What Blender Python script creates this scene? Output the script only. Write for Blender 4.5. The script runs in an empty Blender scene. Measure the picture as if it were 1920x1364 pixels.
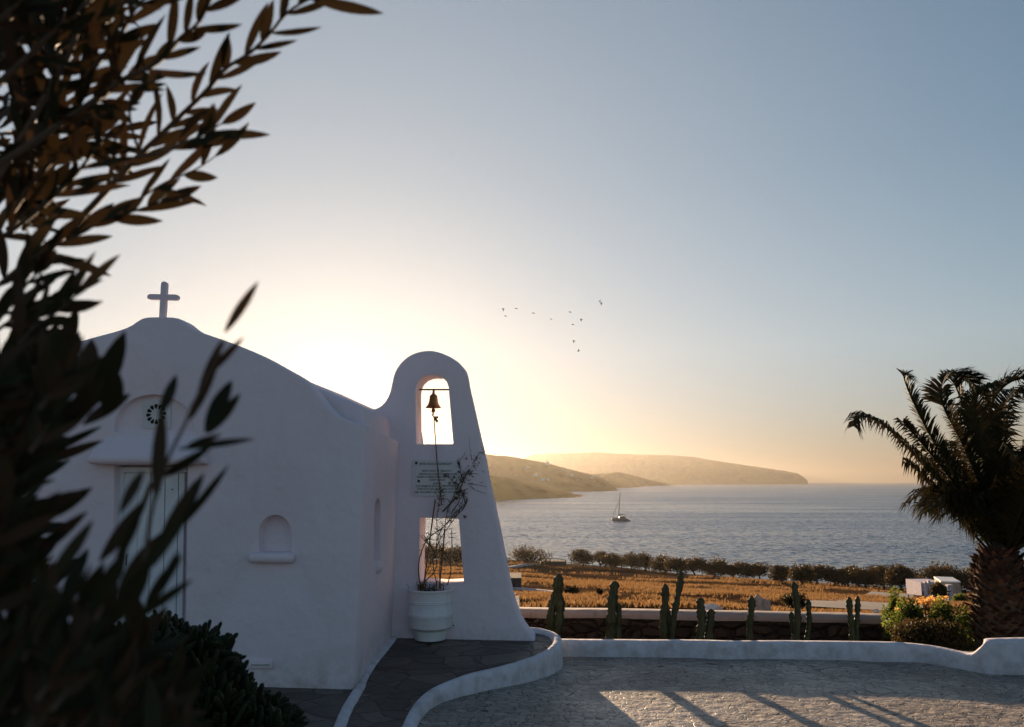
import bpy, bmesh, math, random
from mathutils import Vector, Matrix, noise
random.seed(11)
R = math.radians
scene = bpy.context.scene
col = scene.collection
FPX = 1400.0; PITCH = R(9.0); EYE = Vector((0, 0, 1.75)); SEA = -28.0
cP, sP = math.cos(PITCH), math.sin(PITCH)

def ray(px, py):
    a = (px-960)/FPX; b = (682-py)/FPX
    return Vector((a, cP - b*sP, sP + b*cP))
def P(px, py, Y):
    d = ray(px, py); return EYE + d*(Y/d.y)
def Pz(px, py, z):
    d = ray(px, py); return EYE + d*((z-EYE.z)/d.z)
def PX(s, px, Y):                       # length in metres of s photo pixels at depth Y
    return s*Y/FPX
def lerp(a, b, t): return a+(b-a)*t
def interp(tab, x):
    if x <= tab[0][0]: return tab[0][1]
    for (a, b), (c, d) in zip(tab, tab[1:]):
        if x <= c: return b+(d-b)*(x-a)/(c-a)
    return tab[-1][1]

# ------------------------------------------------------------------ materials
MATS = {}
def newmat(name):
    m = bpy.data.materials.new(name); m.use_nodes = True
    nt = m.node_tree; nt.nodes.clear()
    return m, nt, nt.nodes, nt.links
def N(ns, t, **kw):
    n = ns.new(t)
    for k, v in kw.items():
        if k in n.inputs.keys() if isinstance(k, str) else False: n.inputs[k].default_value = v
        else: setattr(n, k, v)
    return n
def coords(ns, ln, scale=(1,1,1), rot=(0,0,0)):
    g = ns.new('ShaderNodeNewGeometry'); mp = ns.new('ShaderNodeMapping')
    mp.inputs['Scale'].default_value = scale; mp.inputs['Rotation'].default_value = rot
    ln.new(g.outputs['Position'], mp.inputs['Vector']); return mp.outputs['Vector']
def noise_n(ns, ln, vec, scale, detail=5, rough=.55):
    n = ns.new('ShaderNodeTexNoise'); n.inputs['Scale'].default_value = scale
    n.inputs['Detail'].default_value = detail; n.inputs['Roughness'].default_value = rough
    ln.new(vec, n.inputs['Vector']); return n.outputs['Fac']
def ramp(ns, ln, fac, stops):
    r = ns.new('ShaderNodeValToRGB'); e = r.color_ramp.elements
    while len(e) < len(stops): e.new(.5)
    for el, (p, c) in zip(e, stops):
        el.position = p; el.color = (c[0], c[1], c[2], 1) if not isinstance(c, float) else (c, c, c, 1)
    ln.new(fac, r.inputs['Fac']); return r.outputs['Color']
def mixc(ns, ln, fac, a, b, mode='MIX'):
    m = ns.new('ShaderNodeMix'); m.data_type = 'RGBA'; m.blend_type = mode
    if isinstance(fac, float): m.inputs[0].default_value = fac
    else: ln.new(fac, m.inputs[0])
    for v, i in ((a, 6), (b, 7)):
        if isinstance(v, tuple): m.inputs[i].default_value = (*v, 1)
        else: ln.new(v, m.inputs[i])
    return m.outputs[2]
def bump(ns, ln, h, strength, dist, prev=None):
    b = ns.new('ShaderNodeBump'); b.inputs['Strength'].default_value = strength; b.inputs['Distance'].default_value = dist
    ln.new(h, b.inputs['Height'])
    if prev is not None: ln.new(prev, b.inputs['Normal'])
    return b.outputs['Normal']
def out(ns, ln, sh):
    o = ns.new('ShaderNodeOutputMaterial'); ln.new(sh, o.inputs['Surface'])
def principled(ns, ln, c, rough=.8, normal=None, spec=.3, metal=0.):
    p = ns.new('ShaderNodeBsdfPrincipled')
    if isinstance(c, tuple): p.inputs['Base Color'].default_value = (*c, 1)
    else: ln.new(c, p.inputs['Base Color'])
    if isinstance(rough, float): p.inputs['Roughness'].default_value = rough
    else: ln.new(rough, p.inputs['Roughness'])
    p.inputs['Specular IOR Level'].default_value = spec; p.inputs['Metallic'].default_value = metal
    if normal is not None: ln.new(normal, p.inputs['Normal'])
    return p.outputs['BSDF']

def mat_noisy(name, c1, c2, scale=4., rough=.8, bscale=30., bstr=.3, bdist=.01, spec=.25, metal=0.):
    m, nt, ns, ln = newmat(name)
    v = coords(ns, ln)
    c = ramp(ns, ln, noise_n(ns, ln, v, scale), [(.3, c1), (.7, c2)])
    nrm = bump(ns, ln, noise_n(ns, ln, v, bscale), bstr, bdist)
    out(ns, ln, principled(ns, ln, c, rough, nrm, spec, metal)); MATS[name] = m; return m
def mat_leaf(name, c1, c2, c3, transl=.35, tcol=None, rough=.55):
    m, nt, ns, ln = newmat(name)
    g = ns.new('ShaderNodeNewGeometry')
    c = ramp(ns, ln, g.outputs['Random Per Island'], [(0., c1), (.55, c2), (1., c3)])
    p = principled(ns, ln, c, rough, None, .06)
    t = ns.new('ShaderNodeBsdfTranslucent')
    if tcol: tc = mixc(ns, ln, .6, c, tcol)
    else: tc = c
    ln.new(tc, t.inputs['Color'])
    mx = ns.new('ShaderNodeMixShader'); mx.inputs[0].default_value = transl
    ln.new(p, mx.inputs[1]); ln.new(t.outputs[0], mx.inputs[2]); out(ns, ln, mx.outputs[0])
    MATS[name] = m; return m

def whitewash(name, base=(.80, .69, .72), stain=(.62, .59, .56), amt=.25):
    m, nt, ns, ln = newmat(name)
    v = coords(ns, ln)
    big = noise_n(ns, ln, v, .9, 4); fine = noise_n(ns, ln, v, 9., 8, .65)
    vs = coords(ns, ln, (6, 6, .7)); streak = noise_n(ns, ln, vs, 1.4, 5)
    c = ramp(ns, ln, big, [(.3, tuple(x*.95 for x in base)), (.7, base)])
    s = ramp(ns, ln, streak, [(.55, 0.), (.8, 1.)])
    f = ramp(ns, ln, fine, [(.55, 0.), (.75, 1.)])
    mm = ns.new('ShaderNodeMath'); mm.operation = 'MULTIPLY'; mm.inputs[1].default_value = amt
    ln.new(s, mm.inputs[0]); c = mixc(ns, ln, mm.outputs[0], c, stain)
    m2 = ns.new('ShaderNodeMath'); m2.operation = 'MULTIPLY'; m2.inputs[1].default_value = amt*.6
    ln.new(f, m2.inputs[0]); c = mixc(ns, ln, m2.outputs[0], c, stain)
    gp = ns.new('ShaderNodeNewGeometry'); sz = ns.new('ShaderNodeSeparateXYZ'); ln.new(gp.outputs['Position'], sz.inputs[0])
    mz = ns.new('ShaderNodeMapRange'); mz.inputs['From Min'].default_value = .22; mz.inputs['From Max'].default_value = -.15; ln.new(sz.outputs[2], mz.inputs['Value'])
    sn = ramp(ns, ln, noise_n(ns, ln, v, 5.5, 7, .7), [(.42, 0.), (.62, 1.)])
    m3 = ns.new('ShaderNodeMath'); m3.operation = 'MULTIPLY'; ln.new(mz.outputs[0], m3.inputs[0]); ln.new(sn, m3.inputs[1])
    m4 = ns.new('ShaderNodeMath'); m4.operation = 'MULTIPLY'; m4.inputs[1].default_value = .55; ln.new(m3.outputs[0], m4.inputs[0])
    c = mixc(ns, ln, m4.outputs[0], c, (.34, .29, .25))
    n1 = bump(ns, ln, noise_n(ns, ln, v, 3.2, 3), .8, .04)
    n2 = bump(ns, ln, noise_n(ns, ln, v, 26., 6, .6), .35, .006, n1)
    out(ns, ln, principled(ns, ln, c, .85, n2, .2)); MATS[name] = m; return m
whitewash('plaster'); whitewash('low_plaster', (.70, .65, .67), (.40, .36, .34), .6)
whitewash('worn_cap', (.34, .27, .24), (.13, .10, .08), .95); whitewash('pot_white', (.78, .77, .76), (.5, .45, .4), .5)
mat_noisy('wood_white', (.66, .66, .68), (.76, .76, .77), 6., .6, 40., .2, .003)
mat_noisy('groove', (.10, .10, .11), (.14, .14, .15), 6., .8)
mat_noisy('dark_hole', (.015, .013, .012), (.03, .026, .024), 6., .9)
mat_noisy('plaque', (.60, .57, .55), (.68, .65, .63), 3., .45, 40., .1, .001)
mat_noisy('ink', (.06, .045, .04), (.08, .06, .05), 3., .6)
mat_noisy('bronze', (.16, .085, .03), (.26, .14, .05), 8., .42, 30., .2, .003, .5, .75)
mat_noisy('rope', (.12, .075, .045), (.18, .12, .07), 60., .9)
mat_noisy('soil', (.03, .022, .016), (.06, .045, .03), 12., .95, 25., .8, .03)
mat_noisy('twig', (.07, .05, .035), (.13, .09, .06), 20., .85)
mat_noisy('rusty_stick', (.16, .07, .035), (.22, .10, .05), 20., .8)
mat_noisy('bark', (.05, .038, .028), (.11, .08, .055), 5., .9, 20., .8, .05)
mat_noisy('boulder', (.30, .24, .20), (.48, .38, .32), 3., .9, 9., .8, .06)
mat_noisy('pale_boulder', (.55, .52, .50), (.70, .66, .62), 3., .9, 9., .6, .04)
mat_noisy('limestone', (.28, .23, .18), (.42, .35, .28), 3., .9, 12., .7, .05)
mat_noisy('shed_stone', (.09, .065, .05), (.15, .11, .08), 3., .9, 9., .7, .05)
mat_noisy('far_white', (.62, .62, .62), (.72, .71, .70), .3, .8)
mat_noisy('window_dark', (.02, .022, .026), (.03, .033, .04), 3., .25)
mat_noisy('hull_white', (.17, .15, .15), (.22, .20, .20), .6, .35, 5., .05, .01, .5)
mat_noisy('sail_cover', (.035, .035, .05), (.05, .05, .07), 2., .8)
mat_noisy('spar', (.05, .045, .04), (.08, .07, .065), 2., .4, 9., .05, .01, .5, .4)
mat_noisy('feather', (.012, .011, .01), (.02, .018, .016), 5., .8)
mat_noisy('track', (.13, .11, .10), (.18, .155, .14), .4, .95, 4., .5, .05)
mat_noisy('lamp_glass', (.35, .33, .30), (.42, .40, .37), 9., .5)
mat_noisy('weathered_wood', (.14, .10, .07), (.2, .15, .11), 3., .9)
mat_leaf('shrub_leaf', (.016, .020, .010), (.030, .031, .016), (.060, .034, .020), .04, (.25, .13, .05))
mat_leaf('succulent_leaf', (.012, .020, .010), (.018, .028, .012), (.030, .030, .015), .05, (.3, .22, .06), .45)
mat_leaf('tree_leaf', (.016, .018, .009), (.028, .026, .012), (.045, .034, .017), .12, (.35, .22, .08))
mat_leaf('palm_leaf', (.016, .019, .009), (.026, .028, .012), (.040, .034, .018), .04, (.30, .20, .08), .6)
mat_leaf('garden_leaf', (.022, .040, .013), (.036, .060, .018), (.055, .080, .025), .35, (.35, .4, .06))
mat_leaf('flower', (.80, .48, .14), (.85, .56, .2), (.85, .62, .3), .5, (.9, .5, .15))
mat_leaf('dry_grass', (.045, .024, .014), (.10, .055, .028), (.22, .13, .062), .4, (.42, .23, .09), .8)
mat_leaf('dry_bud', (.05, .04, .02), (.09, .07, .03), (.12, .09, .04), .2, (.5, .3, .1))
mat_leaf('dry_boot', (.028, .018, .014), (.05, .031, .023), (.12, .06, .04), .05, (.5, .25, .12), .8)

def mat_cactus():
    m, nt, ns, ln = newmat('cactus_skin'); v = coords(ns, ln)
    c = ramp(ns, ln, noise_n(ns, ln, v, 9., 5), [(.35, (.010, .019, .010)), (.62, (.022, .036, .017)), (.8, (.05, .042, .024))])
    out(ns, ln, principled(ns, ln, c, .6, bump(ns, ln, noise_n(ns, ln, v, 45.), .4, .01), .3)); MATS['cactus_skin'] = m
mat_cactus()

def mat_flag(name, sc, dark, light, joint, warp=.25, stretch=(1,1,1), rough=(.35,.75), bs=.9, bd=.012, jw=.035, rand=1., patch=.35):
    m, nt, ns, ln = newmat(name)
    v = coords(ns, ln, stretch)
    nz = ns.new('ShaderNodeTexNoise'); nz.inputs['Scale'].default_value = 1.3; nz.inputs['Detail'].default_value = 3
    ln.new(v, nz.inputs['Vector'])
    sub = ns.new('ShaderNodeVectorMath'); sub.operation = 'SUBTRACT'; sub.inputs[1].default_value = (.5, .5, .5)
    ln.new(nz.outputs['Color'], sub.inputs[0])
    scl = ns.new('ShaderNodeVectorMath'); scl.operation = 'SCALE'; scl.inputs['Scale'].default_value = warp
    ln.new(sub.outputs[0], scl.inputs[0])
    add = ns.new('ShaderNodeVectorMath'); ln.new(v, add.inputs[0]); ln.new(scl.outputs[0], add.inputs[1])
    flat = ns.new('ShaderNodeVectorMath'); flat.operation = 'MULTIPLY'; flat.inputs[1].default_value = (1, 1, 0)
    ln.new(add.outputs[0], flat.inputs[0])
    ve = ns.new('ShaderNodeTexVoronoi'); ve.feature = 'DISTANCE_TO_EDGE'; ve.inputs['Scale'].default_value = sc
    vc = ns.new('ShaderNodeTexVoronoi'); vc.feature = 'F1'; vc.inputs['Scale'].default_value = sc
    for q in (ve, vc):
        q.inputs['Randomness'].default_value = rand; ln.new(flat.outputs[0], q.inputs['Vector'])
    sepc = ns.new('ShaderNodeSeparateColor'); ln.new(vc.outputs['Color'], sepc.inputs[0])
    cell = ramp(ns, ln, sepc.outputs[0], [(0., dark), (1., light)])
    pt = noise_n(ns, ln, coords(ns, ln), .8, 6)
    pr = ramp(ns, ln, pt, [(.40, 1.-patch), (.68, 1.+0.*patch)])
    c = mixc(ns, ln, 1., cell, pr, 'MULTIPLY')
    fn = ramp(ns, ln, noise_n(ns, ln, coords(ns, ln), 22., 8, .7), [(.3, .72), (.75, 1.)])
    c = mixc(ns, ln, 1., c, fn, 'MULTIPLY')
    j = ramp(ns, ln, ve.outputs['Distance'], [(jw*.45, 1.), (jw, 0.)])
    c = mixc(ns, ln, j, c, joint)
    h = ramp(ns, ln, ve.outputs['Distance'], [(0., 0.), (jw*1.8, 1.)])
    n1 = bump(ns, ln, h, bs, bd)
    n2 = bump(ns, ln, noise_n(ns, ln, coords(ns, ln), 11., 5, .55), .9, .035 if name == 'paving' else .012, n1)
    n3 = bump(ns, ln, sepc.outputs[1], .25, .01, n2)
    rg = ramp(ns, ln, pt, [(.35, rough[1]), (.7, rough[0])])
    out(ns, ln, principled(ns, ln, c, rg, n3, .4)); MATS[name] = m; return m
mat_flag('flagstone', 3.0, (.10, .078, .062), (.21, .17, .135), (.06, .048, .04), .5, (1, 1.5, 1), (.40, .7), 1., .012, .03)
mat_flag('paving', 12.5, (.42, .345, .29), (.68, .56, .46), (.055, .043, .036), .6, (.8, 1.15, 1), (.42, .68), .5, .008, .036, .85, .4)

def mat_stonewall():
    m, nt, ns, ln = newmat('drystone')
    v = coords(ns, ln, (1, 1, 1.8))
    ve = ns.new('ShaderNodeTexVoronoi'); ve.feature = 'DISTANCE_TO_EDGE'; ve.inputs['Scale'].default_value = 3.6
    vc = ns.new('ShaderNodeTexVoronoi'); vc.inputs['Scale'].default_value = 3.6
    ln.new(v, ve.inputs['Vector']); ln.new(v, vc.inputs['Vector'])
    sp = ns.new('ShaderNodeSeparateColor'); ln.new(vc.outputs['Color'], sp.inputs[0])
    c = ramp(ns, ln, sp.outputs[0], [(0., (.030, .021, .016)), (1., (.060, .042, .031))])
    j = ramp(ns, ln, ve.outputs['Distance'], [(.01, 1.), (.07, 0.)])
    c = mixc(ns, ln, j, c, (.02, .015, .012))
    n = bump(ns, ln, ramp(ns, ln, ve.outputs['Distance'], [(0., 0.), (.2, 1.)]), 1., .06)
    out(ns, ln, principled(ns, ln, c, .9, n, .2)); MATS['drystone'] = m
mat_stonewall()

def mat_ground():
    m, nt, ns, ln = newmat('dry_field')
    v = coords(ns, ln); vs = coords(ns, ln, (.35, 1, 1), (0, 0, R(-12)))
    a = noise_n(ns, ln, vs, .09, 6, .6); b = noise_n(ns, ln, v, 1.6, 8, .7)
    c = ramp(ns, ln, a, [(.38, (.030, .017, .012)), (.48, (.055, .030, .018)), (.56, (.10, .056, .028)), (.7, (.16, .095, .048))])
    f = ramp(ns, ln, b, [(.3, .6), (.7, 1.1)])
    c = mixc(ns, ln, 1., c, f, 'MULTIPLY')
    n1 = bump(ns, ln, a, .6, 1.2); n2 = bump(ns, ln, b, .9, .35, n1)
    out(ns, ln, principled(ns, ln, c, .95, n2, .0)); MATS['dry_field'] = m
mat_ground()
def mat_hill():
    m, nt, ns, ln = newmat('scrub_hill')
    v = coords(ns, ln); a = noise_n(ns, ln, v, .006, 9, .65); b = noise_n(ns, ln, v, .05, 6, .7)
    c = ramp(ns, ln, a, [(.35, (.32, .15, .02)), (.6, (.48, .25, .035)), (.75, (.56, .32, .06))])
    n1 = bump(ns, ln, a, 1., 30.); n2 = bump(ns, ln, b, 1., 4., n1)
    out(ns, ln, principled(ns, ln, c, .95, n2, .1)); MATS['scrub_hill'] = m
mat_hill()
def mat_sea():
    m, nt, ns, ln = newmat('sea_water')
    v = coords(ns, ln)
    v1 = coords(ns, ln, (.6, 1, 1), (0, 0, R(8))); v2 = coords(ns, ln, (.16, 1, 1), (0, 0, R(-3)))
    st = noise_n(ns, ln, v2, .016, 6, .62)
    nz = ns.new('ShaderNodeTexNoise'); nz.inputs['Scale'].default_value = .5; nz.inputs['Detail'].default_value = 4; nz.inputs['Roughness'].default_value = .65; ln.new(v1, nz.inputs['Vector'])
    sb = ns.new('ShaderNodeVectorMath'); sb.operation = 'SUBTRACT'; sb.inputs[1].default_value = (.5, .5, .5); ln.new(nz.outputs['Color'], sb.inputs[0])
    kk = ns.new('ShaderNodeMapRange'); kk.inputs['From Min'].default_value = .38; kk.inputs['From Max'].default_value = .62; kk.inputs['To Min'].default_value = .8; kk.inputs['To Max'].default_value = 2.6; ln.new(st, kk.inputs['Value'])
    sk = ns.new('ShaderNodeVectorMath'); sk.operation = 'SCALE'; ln.new(sb.outputs[0], sk.inputs[0]); ln.new(kk.outputs[0], sk.inputs['Scale'])
    fl = ns.new('ShaderNodeVectorMath'); fl.operation = 'MULTIPLY_ADD'; fl.inputs[1].default_value = (1, 1, 0); fl.inputs[2].default_value = (0, 0, 1); ln.new(sk.outputs[0], fl.inputs[0])
    nm = ns.new('ShaderNodeVectorMath'); nm.operation = 'NORMALIZE'; ln.new(fl.outputs[0], nm.inputs[0]); n2 = nm.outputs[0]
    rg = ramp(ns, ln, st, [(.35, .14), (.65, .24)])
    c = ramp(ns, ln, st, [(.35, (.015, .040, .070)), (.65, (.03, .062, .098))])
    df = ns.new('ShaderNodeBsdfDiffuse'); ln.new(c, df.inputs['Color'])
    gl = ns.new('ShaderNodeBsdfGlossy'); gl.inputs['Color'].default_value = (.60, .67, .78, 1); ln.new(rg, gl.inputs['Roughness']); ln.new(n2, gl.inputs['Normal'])
    fr = ns.new('ShaderNodeFresnel'); fr.inputs['IOR'].default_value = 1.33; ln.new(n2, fr.inputs['Normal'])
    mx = ns.new('ShaderNodeMixShader'); ln.new(fr.outputs[0], mx.inputs[0]); ln.new(df.outputs[0], mx.inputs[1]); ln.new(gl.outputs[0], mx.inputs[2])
    out(ns, ln, mx.outputs[0]); MATS['sea_water'] = m
mat_sea()

# ------------------------------------------------------------------ mesh helpers
class MB:
    def __init__(s): s.v = []; s.f = []
    def quadstrip(s, rows, closed=False, caps=False):
        b = len(s.v); n = len(rows[0])
        for r in rows: s.v += [tuple(p) for p in r]
        for i in range(len(rows)-1):
            for j in range(n if closed else n-1):
                k = (j+1) % n
                s.f.append((b+i*n+j, b+i*n+k, b+(i+1)*n+k, b+(i+1)*n+j))
        if caps:
            s.f.append(tuple(b+j for j in range(n))[::-1]); s.f.append(tuple(b+(len(rows)-1)*n+j for j in range(n)))
    def tube(s, pts, rad, n=8, caps=True):
        pts = [Vector(p) for p in pts]; rows = []
        up = Vector((0, 0, 1)); prev = None
        for i, p in enumerate(pts):
            d = (pts[min(i+1, len(pts)-1)]-pts[max(i-1, 0)])
            if d.length < 1e-9: d = Vector((0, 0, 1))
            d.normalize()
            if prev is None:
                a = d.cross(Vector((0, 1, 0)) if abs(d.y) < .9 else Vector((1, 0, 0))).normalized()
            else: a = (prev - d*prev.dot(d)).normalized()
            prev = a; b = d.cross(a)
            r = rad[i] if isinstance(rad, (list, tuple)) else rad
            rows.append([p+a*math.cos(t)*r+b*math.sin(t)*r for t in [2*math.pi*k/n for k in range(n)]])
        s.quadstrip(rows, True, caps)
    def box(s, c, size, rz=0., taper=1.):
        c = Vector(c); x, y, z = [q/2 for q in size]; b = len(s.v)
        for dz in (-1, 1):
            k = taper if dz > 0 else 1
            for dx, dy in ((-1, -1), (1, -1), (1, 1), (-1, 1)):
                q = Vector((dx*x*k, dy*y*k, dz*z)); q.rotate(Matrix.Rotation(rz, 3, 'Z')); s.v.append(tuple(c+q))
        for f in ((3, 2, 1, 0), (4, 5, 6, 7), (0, 1, 5, 4), (1, 2, 6, 5), (2, 3, 7, 6), (3, 0, 4, 7)):
            s.f.append(tuple(b+i for i in f))
    def lathe(s, c, prof, n=32):
        c = Vector(c)
        rows = [[c+Vector((r*math.cos(2*math.pi*k/n), r*math.sin(2*math.pi*k/n), z)) for k in range(n)] for r, z in prof]
        s.quadstrip(rows, True, True)
    def leaf(s, base, d, side, L, W, curl=.15, seg=5, fold=.15, ws=None):
        base = Vector(base); d = Vector(d).normalized(); side = Vector(side); side = (side-d*side.dot(d)).normalized(); nn = d.cross(side)
        rows = []
        for i in range(seg+1):
            t = i/seg; w = W*.5*(math.sin(math.pi*min(1, t*.93+.05))**.8) if ws is None else W*.5*ws[i]
            if i == seg: w = W*.03
            if i == 0: w = W*.08
            c = base+d*(L*t)+nn*(curl*L*t*t)
            rows.append([c-side*w+nn*fold*w, c, c+side*w+nn*fold*w])
        s.quadstrip(rows)
    def blade(s, base, tip, w, sag=0.):
        base = Vector(base); tip = Vector(tip); d = tip-base
        sd = d.cross(Vector((random.gauss(0, 1), random.gauss(0, 1), random.gauss(0, 1)))).normalized()*w*.5
        m = base+d*.5+Vector((0, 0, sag))
        b = len(s.v); s.v += [tuple(base-sd), tuple(base+sd), tuple(m+sd*.9), tuple(m-sd*.9), tuple(tip)]
        s.f += [(b, b+1, b+2, b+3), (b+3, b+2, b+4)]
    def build(s, name, mat, parent=None, smooth=True, ang=40):
        me = bpy.data.meshes.new(name); me.from_pydata(s.v, [], s.f); me.materials.append(MATS[mat])
        if smooth and me.polygons:
            me.polygons.foreach_set('use_smooth', [True]*len(me.polygons))
            if ang: me.set_sharp_from_angle(angle=R(ang))
        me.update(); o = bpy.data.objects.new(name, me); col.objects.link(o)
        if parent is not None:
            o.parent = parent; o.matrix_parent_inverse = parent.matrix_basis.inverted()
        return o
def tag(o, label=None, cat=None, group=None, kind=None):
    if label: o['label'] = label
    if cat: o['category'] = cat
    if group: o['group'] = group
    if kind: o['kind'] = kind
    return o
def empty(name, loc, label, cat, group=None):
    o = bpy.data.objects.new(name, None); col.objects.link(o); o.location = loc; o.empty_display_size = .2
    return tag(o, label, cat, group)
def prism(name, outline, ext, mat, parent=None):
    """outline: list of world points (one planar face), ext: extrusion vector"""
    mb = MB(); n = len(outline)
    mb.v = [tuple(p) for p in outline]+[tuple(Vector(p)+ext) for p in outline]
    mb.f = [tuple(range(n)), tuple(range(2*n-1, n-1, -1))]+[(i, i+n, (i+1) % n+n, (i+1) % n) for i in range(n)]
    bm = bmesh.new(); vs = [bm.verts.new(v) for v in mb.v]
    for f in mb.f: bm.faces.new([vs[i] for i in f])
    bmesh.ops.recalc_face_normals(bm, faces=bm.faces)
    me = bpy.data.meshes.new(name); bm.to_mesh(me); bm.free(); me.materials.append(MATS[mat])
    o = bpy.data.objects.new(name, me); col.objects.link(o)
    if parent is not None: o.parent = parent; o.matrix_parent_inverse = parent.matrix_basis.inverted()
    return o
def finish(o, cutters=(), bev1=0., bev2=0., seg=4, ang=35):
    """bevel outer edges, cut the openings, soften the cuts; bakes the modifiers into the mesh"""
    if bev1:
        m = o.modifiers.new('b', 'BEVEL'); m.width = bev1; m.segments = seg; m.limit_method = 'ANGLE'; m.angle_limit = R(ang)
    for c in cutters:
        m = o.modifiers.new('c', 'BOOLEAN'); m.operation = 'DIFFERENCE'; m.object = c; m.solver = 'EXACT'
    if bev2:
        m = o.modifiers.new('b2', 'BEVEL'); m.width = bev2; m.segments = 3; m.limit_method = 'ANGLE'; m.angle_limit = R(50)
    dg = bpy.context.evaluated_depsgraph_get(); dg.update()
    me = bpy.data.meshes.new_from_object(o.evaluated_get(dg)); old = o.data
    o.modifiers.clear(); o.data = me; me.name = o.name
    me.polygons.foreach_set('use_smooth', [True]*len(me.polygons)); me.set_sharp_from_angle(angle=R(38))
    for c in cutters:
        bpy.data.objects.remove(c)
    return o
def smooth_poly(pts, it=1):
    for _ in range(it):
        q = [pts[0]]
        for a, b in zip(pts, pts[1:]):
            q += [(a[0]*.75+b[0]*.25, a[1]*.75+b[1]*.25), (a[0]*.25+b[0]*.75, a[1]*.25+b[1]*.75)]
        q.append(pts[-1]); pts = q
    return pts

# ------------------------------------------------------------------ terrain
def shore_a(u):
    return interp([(-.15, .100), (0., .1005), (.14, .1100), (.2, .1165), (.27, .1215), (.343, .1262), (.45, .133), (.55, .139), (.7, .142)], u)
def terrain_z(X, Y):
    if Y <= 13.2: return -.88
    u = X/Y; s = shore_a(u); Ds = (EYE.z-SEA)/s
    aw = interp([(0., .166), (.3, .170), (.5, .180)], u)
    if Y <= Ds:
        D = max(Y, 18.); g = max(0., 1-math.log(D/18)/math.log(Ds/18))
        a = s+(aw-s)*g; z = EYE.z-D*a
        nz = noise.noise(Vector((X*.03, Y*.03, 1)))*.8*min(1, (Y-13)/60)+noise.noise(Vector((X*.12, Y*.12, 5)))*.15
        z += nz*min(1, (Ds-Y)/60+.05)
        if Y < 18: z = lerp(-.88, z, (Y-13.2)/4.8)
        return z
    return SEA-.06*(Y-Ds)
def on_land(px, py, smax=330):
    d = ray(px, py); lo = 14.
    D = lo
    while D < smax:
        p = EYE+d*(D/d.y)
        if p.z <= terrain_z(p.x, p.y): return p
        D *= 1.004
    return EYE+d*(D/d.y)
def ground_at(px, Y):
    X = (px-960)/FPX*Y*1.01
    return Vector((X, Y, terrain_z(X, Y)))

mb = MB(); rows = []
Ds_ = [-60, -20, 0, 8, 12, 13.2]+[13.2*(1.028**i) for i in range(1, 125)]
for D in Ds_:
    D = min(D, 420)
    rows.append([Vector((u*(45+max(D, 0)), D, terrain_z(u*(45+max(D, 0)), D))) for u in [(-1.5+3.0*k/150) for k in range(151)]])
mb.quadstrip(rows); tag(mb.build('ground', 'dry_field', ang=0), kind='structure')

mb = MB(); L = 30000
xs = [-L, -3000, -600, 0, 600, 3000, L]; ys = [60, 300, 900, 3000, 9000, L]
mb.quadstrip([[Vector((x, y, SEA)) for x in xs] for y in ys])
tag(mb.build('sea', 'sea_water', ang=0), kind='structure')

# ------------------------------------------------------------------ hills across the bay
def hill(name, top, base, depthf, x0, x1, nseed, step=3):
    rows = []; nt = 14
    xs = []; x = x0
    while x <= x1: xs.append(x); x += step
    cols = []
    for x in xs:
        yt = interp(top, x); yb = interp(base, x)
        B = Pz(x, yb, SEA); D0 = B.y; colp = []
        colp.append(Vector((B.x, B.y-5, SEA-6)))
        for i in range(nt+1):
            t = i/nt; y = lerp(yb, yt, t)
            D = D0*(1+depthf*t)
            w = noise.noise(Vector((x*.05+nseed, t*3, 0)))*depthf*.5*D0*math.sin(math.pi*t)
            y += 0 if i in (0,) else noise.noise(Vector((x*.21, t*5, nseed)))*(.9 if i < nt else .7)*min(1., (yb-yt)/20)
            colp.append(P(x, y, D+w))
        tp = colp[-1]; dr = Vector((tp.x, tp.y, 0)).normalized(); h = tp.z-SEA
        colp.append(tp+dr*(h*1.2+20)+Vector((0, 0, -h*.35))); colp.append(tp+dr*(h*4+60)+Vector((0, 0, -h-8)))
        cols.append(colp)
    mb = MB(); mb.quadstrip(cols)
    return tag(mb.build(name, 'scrub_hill', ang=0), kind='structure')
near_top = [(600, 903), (700, 880), (850, 884), (912, 890), (942, 894.6), (967, 900), (994, 907), (1025, 914), (1054, 921), (1071, 923), (1074, 926.5), (1088, 927.5), (1098, 931.5)]
near_base = [(600, 945), (921, 940.4), (994, 936), (1067, 933.8), (1098, 932)]
mid_top = [(560, 890), (700, 850), (800, 846), (910, 851.5), (927, 854), (952, 855.6), (973, 859), (1000, 864), (1023, 868), (1035, 871), (1056, 877), (1077, 882.7), (1104, 889), (1129, 896), (1142, 905), (1152, 914), (1162, 919.8)]
mid_base = [(560, 925), (1071, 922.3), (1129, 921.7), (1162, 920.3)]
mid2_top = [(1040, 895), (1108, 889.5), (1129, 888), (1160, 885.4), (1181, 890), (1206, 897), (1233, 902.5), (1264, 906.7), (1279, 908.7)]
mid2_base = [(1040, 916), (1150, 915.4), (1187, 914.4), (1212, 912), (1279, 909.3)]
far_top = [(940, 885), (985, 859), (1000, 853), (1025, 851), (1077, 850), (1123, 848), (1140, 850), (1192, 852.5), (1254, 853.5), (1300, 857), (1340, 864), (1400, 873), (1450, 880), (1475, 884), (1495, 888), (1510, 897), (1519, 907.5)]
far_base = [(900, 908.3), (1540, 908.3)]
hill('near_headland', near_top, near_base, .12, 600, 1098, 3.1)
hill('middle_headland', mid_top, mid_base, .25, 560, 1162, 7.7)
hill('sloping_headland', mid2_top, mid2_base, .15, 1040, 1279, 12.3)
hill('distant_island', far_top, far_base, .10, 940, 1519, 21.9, 5)

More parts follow.
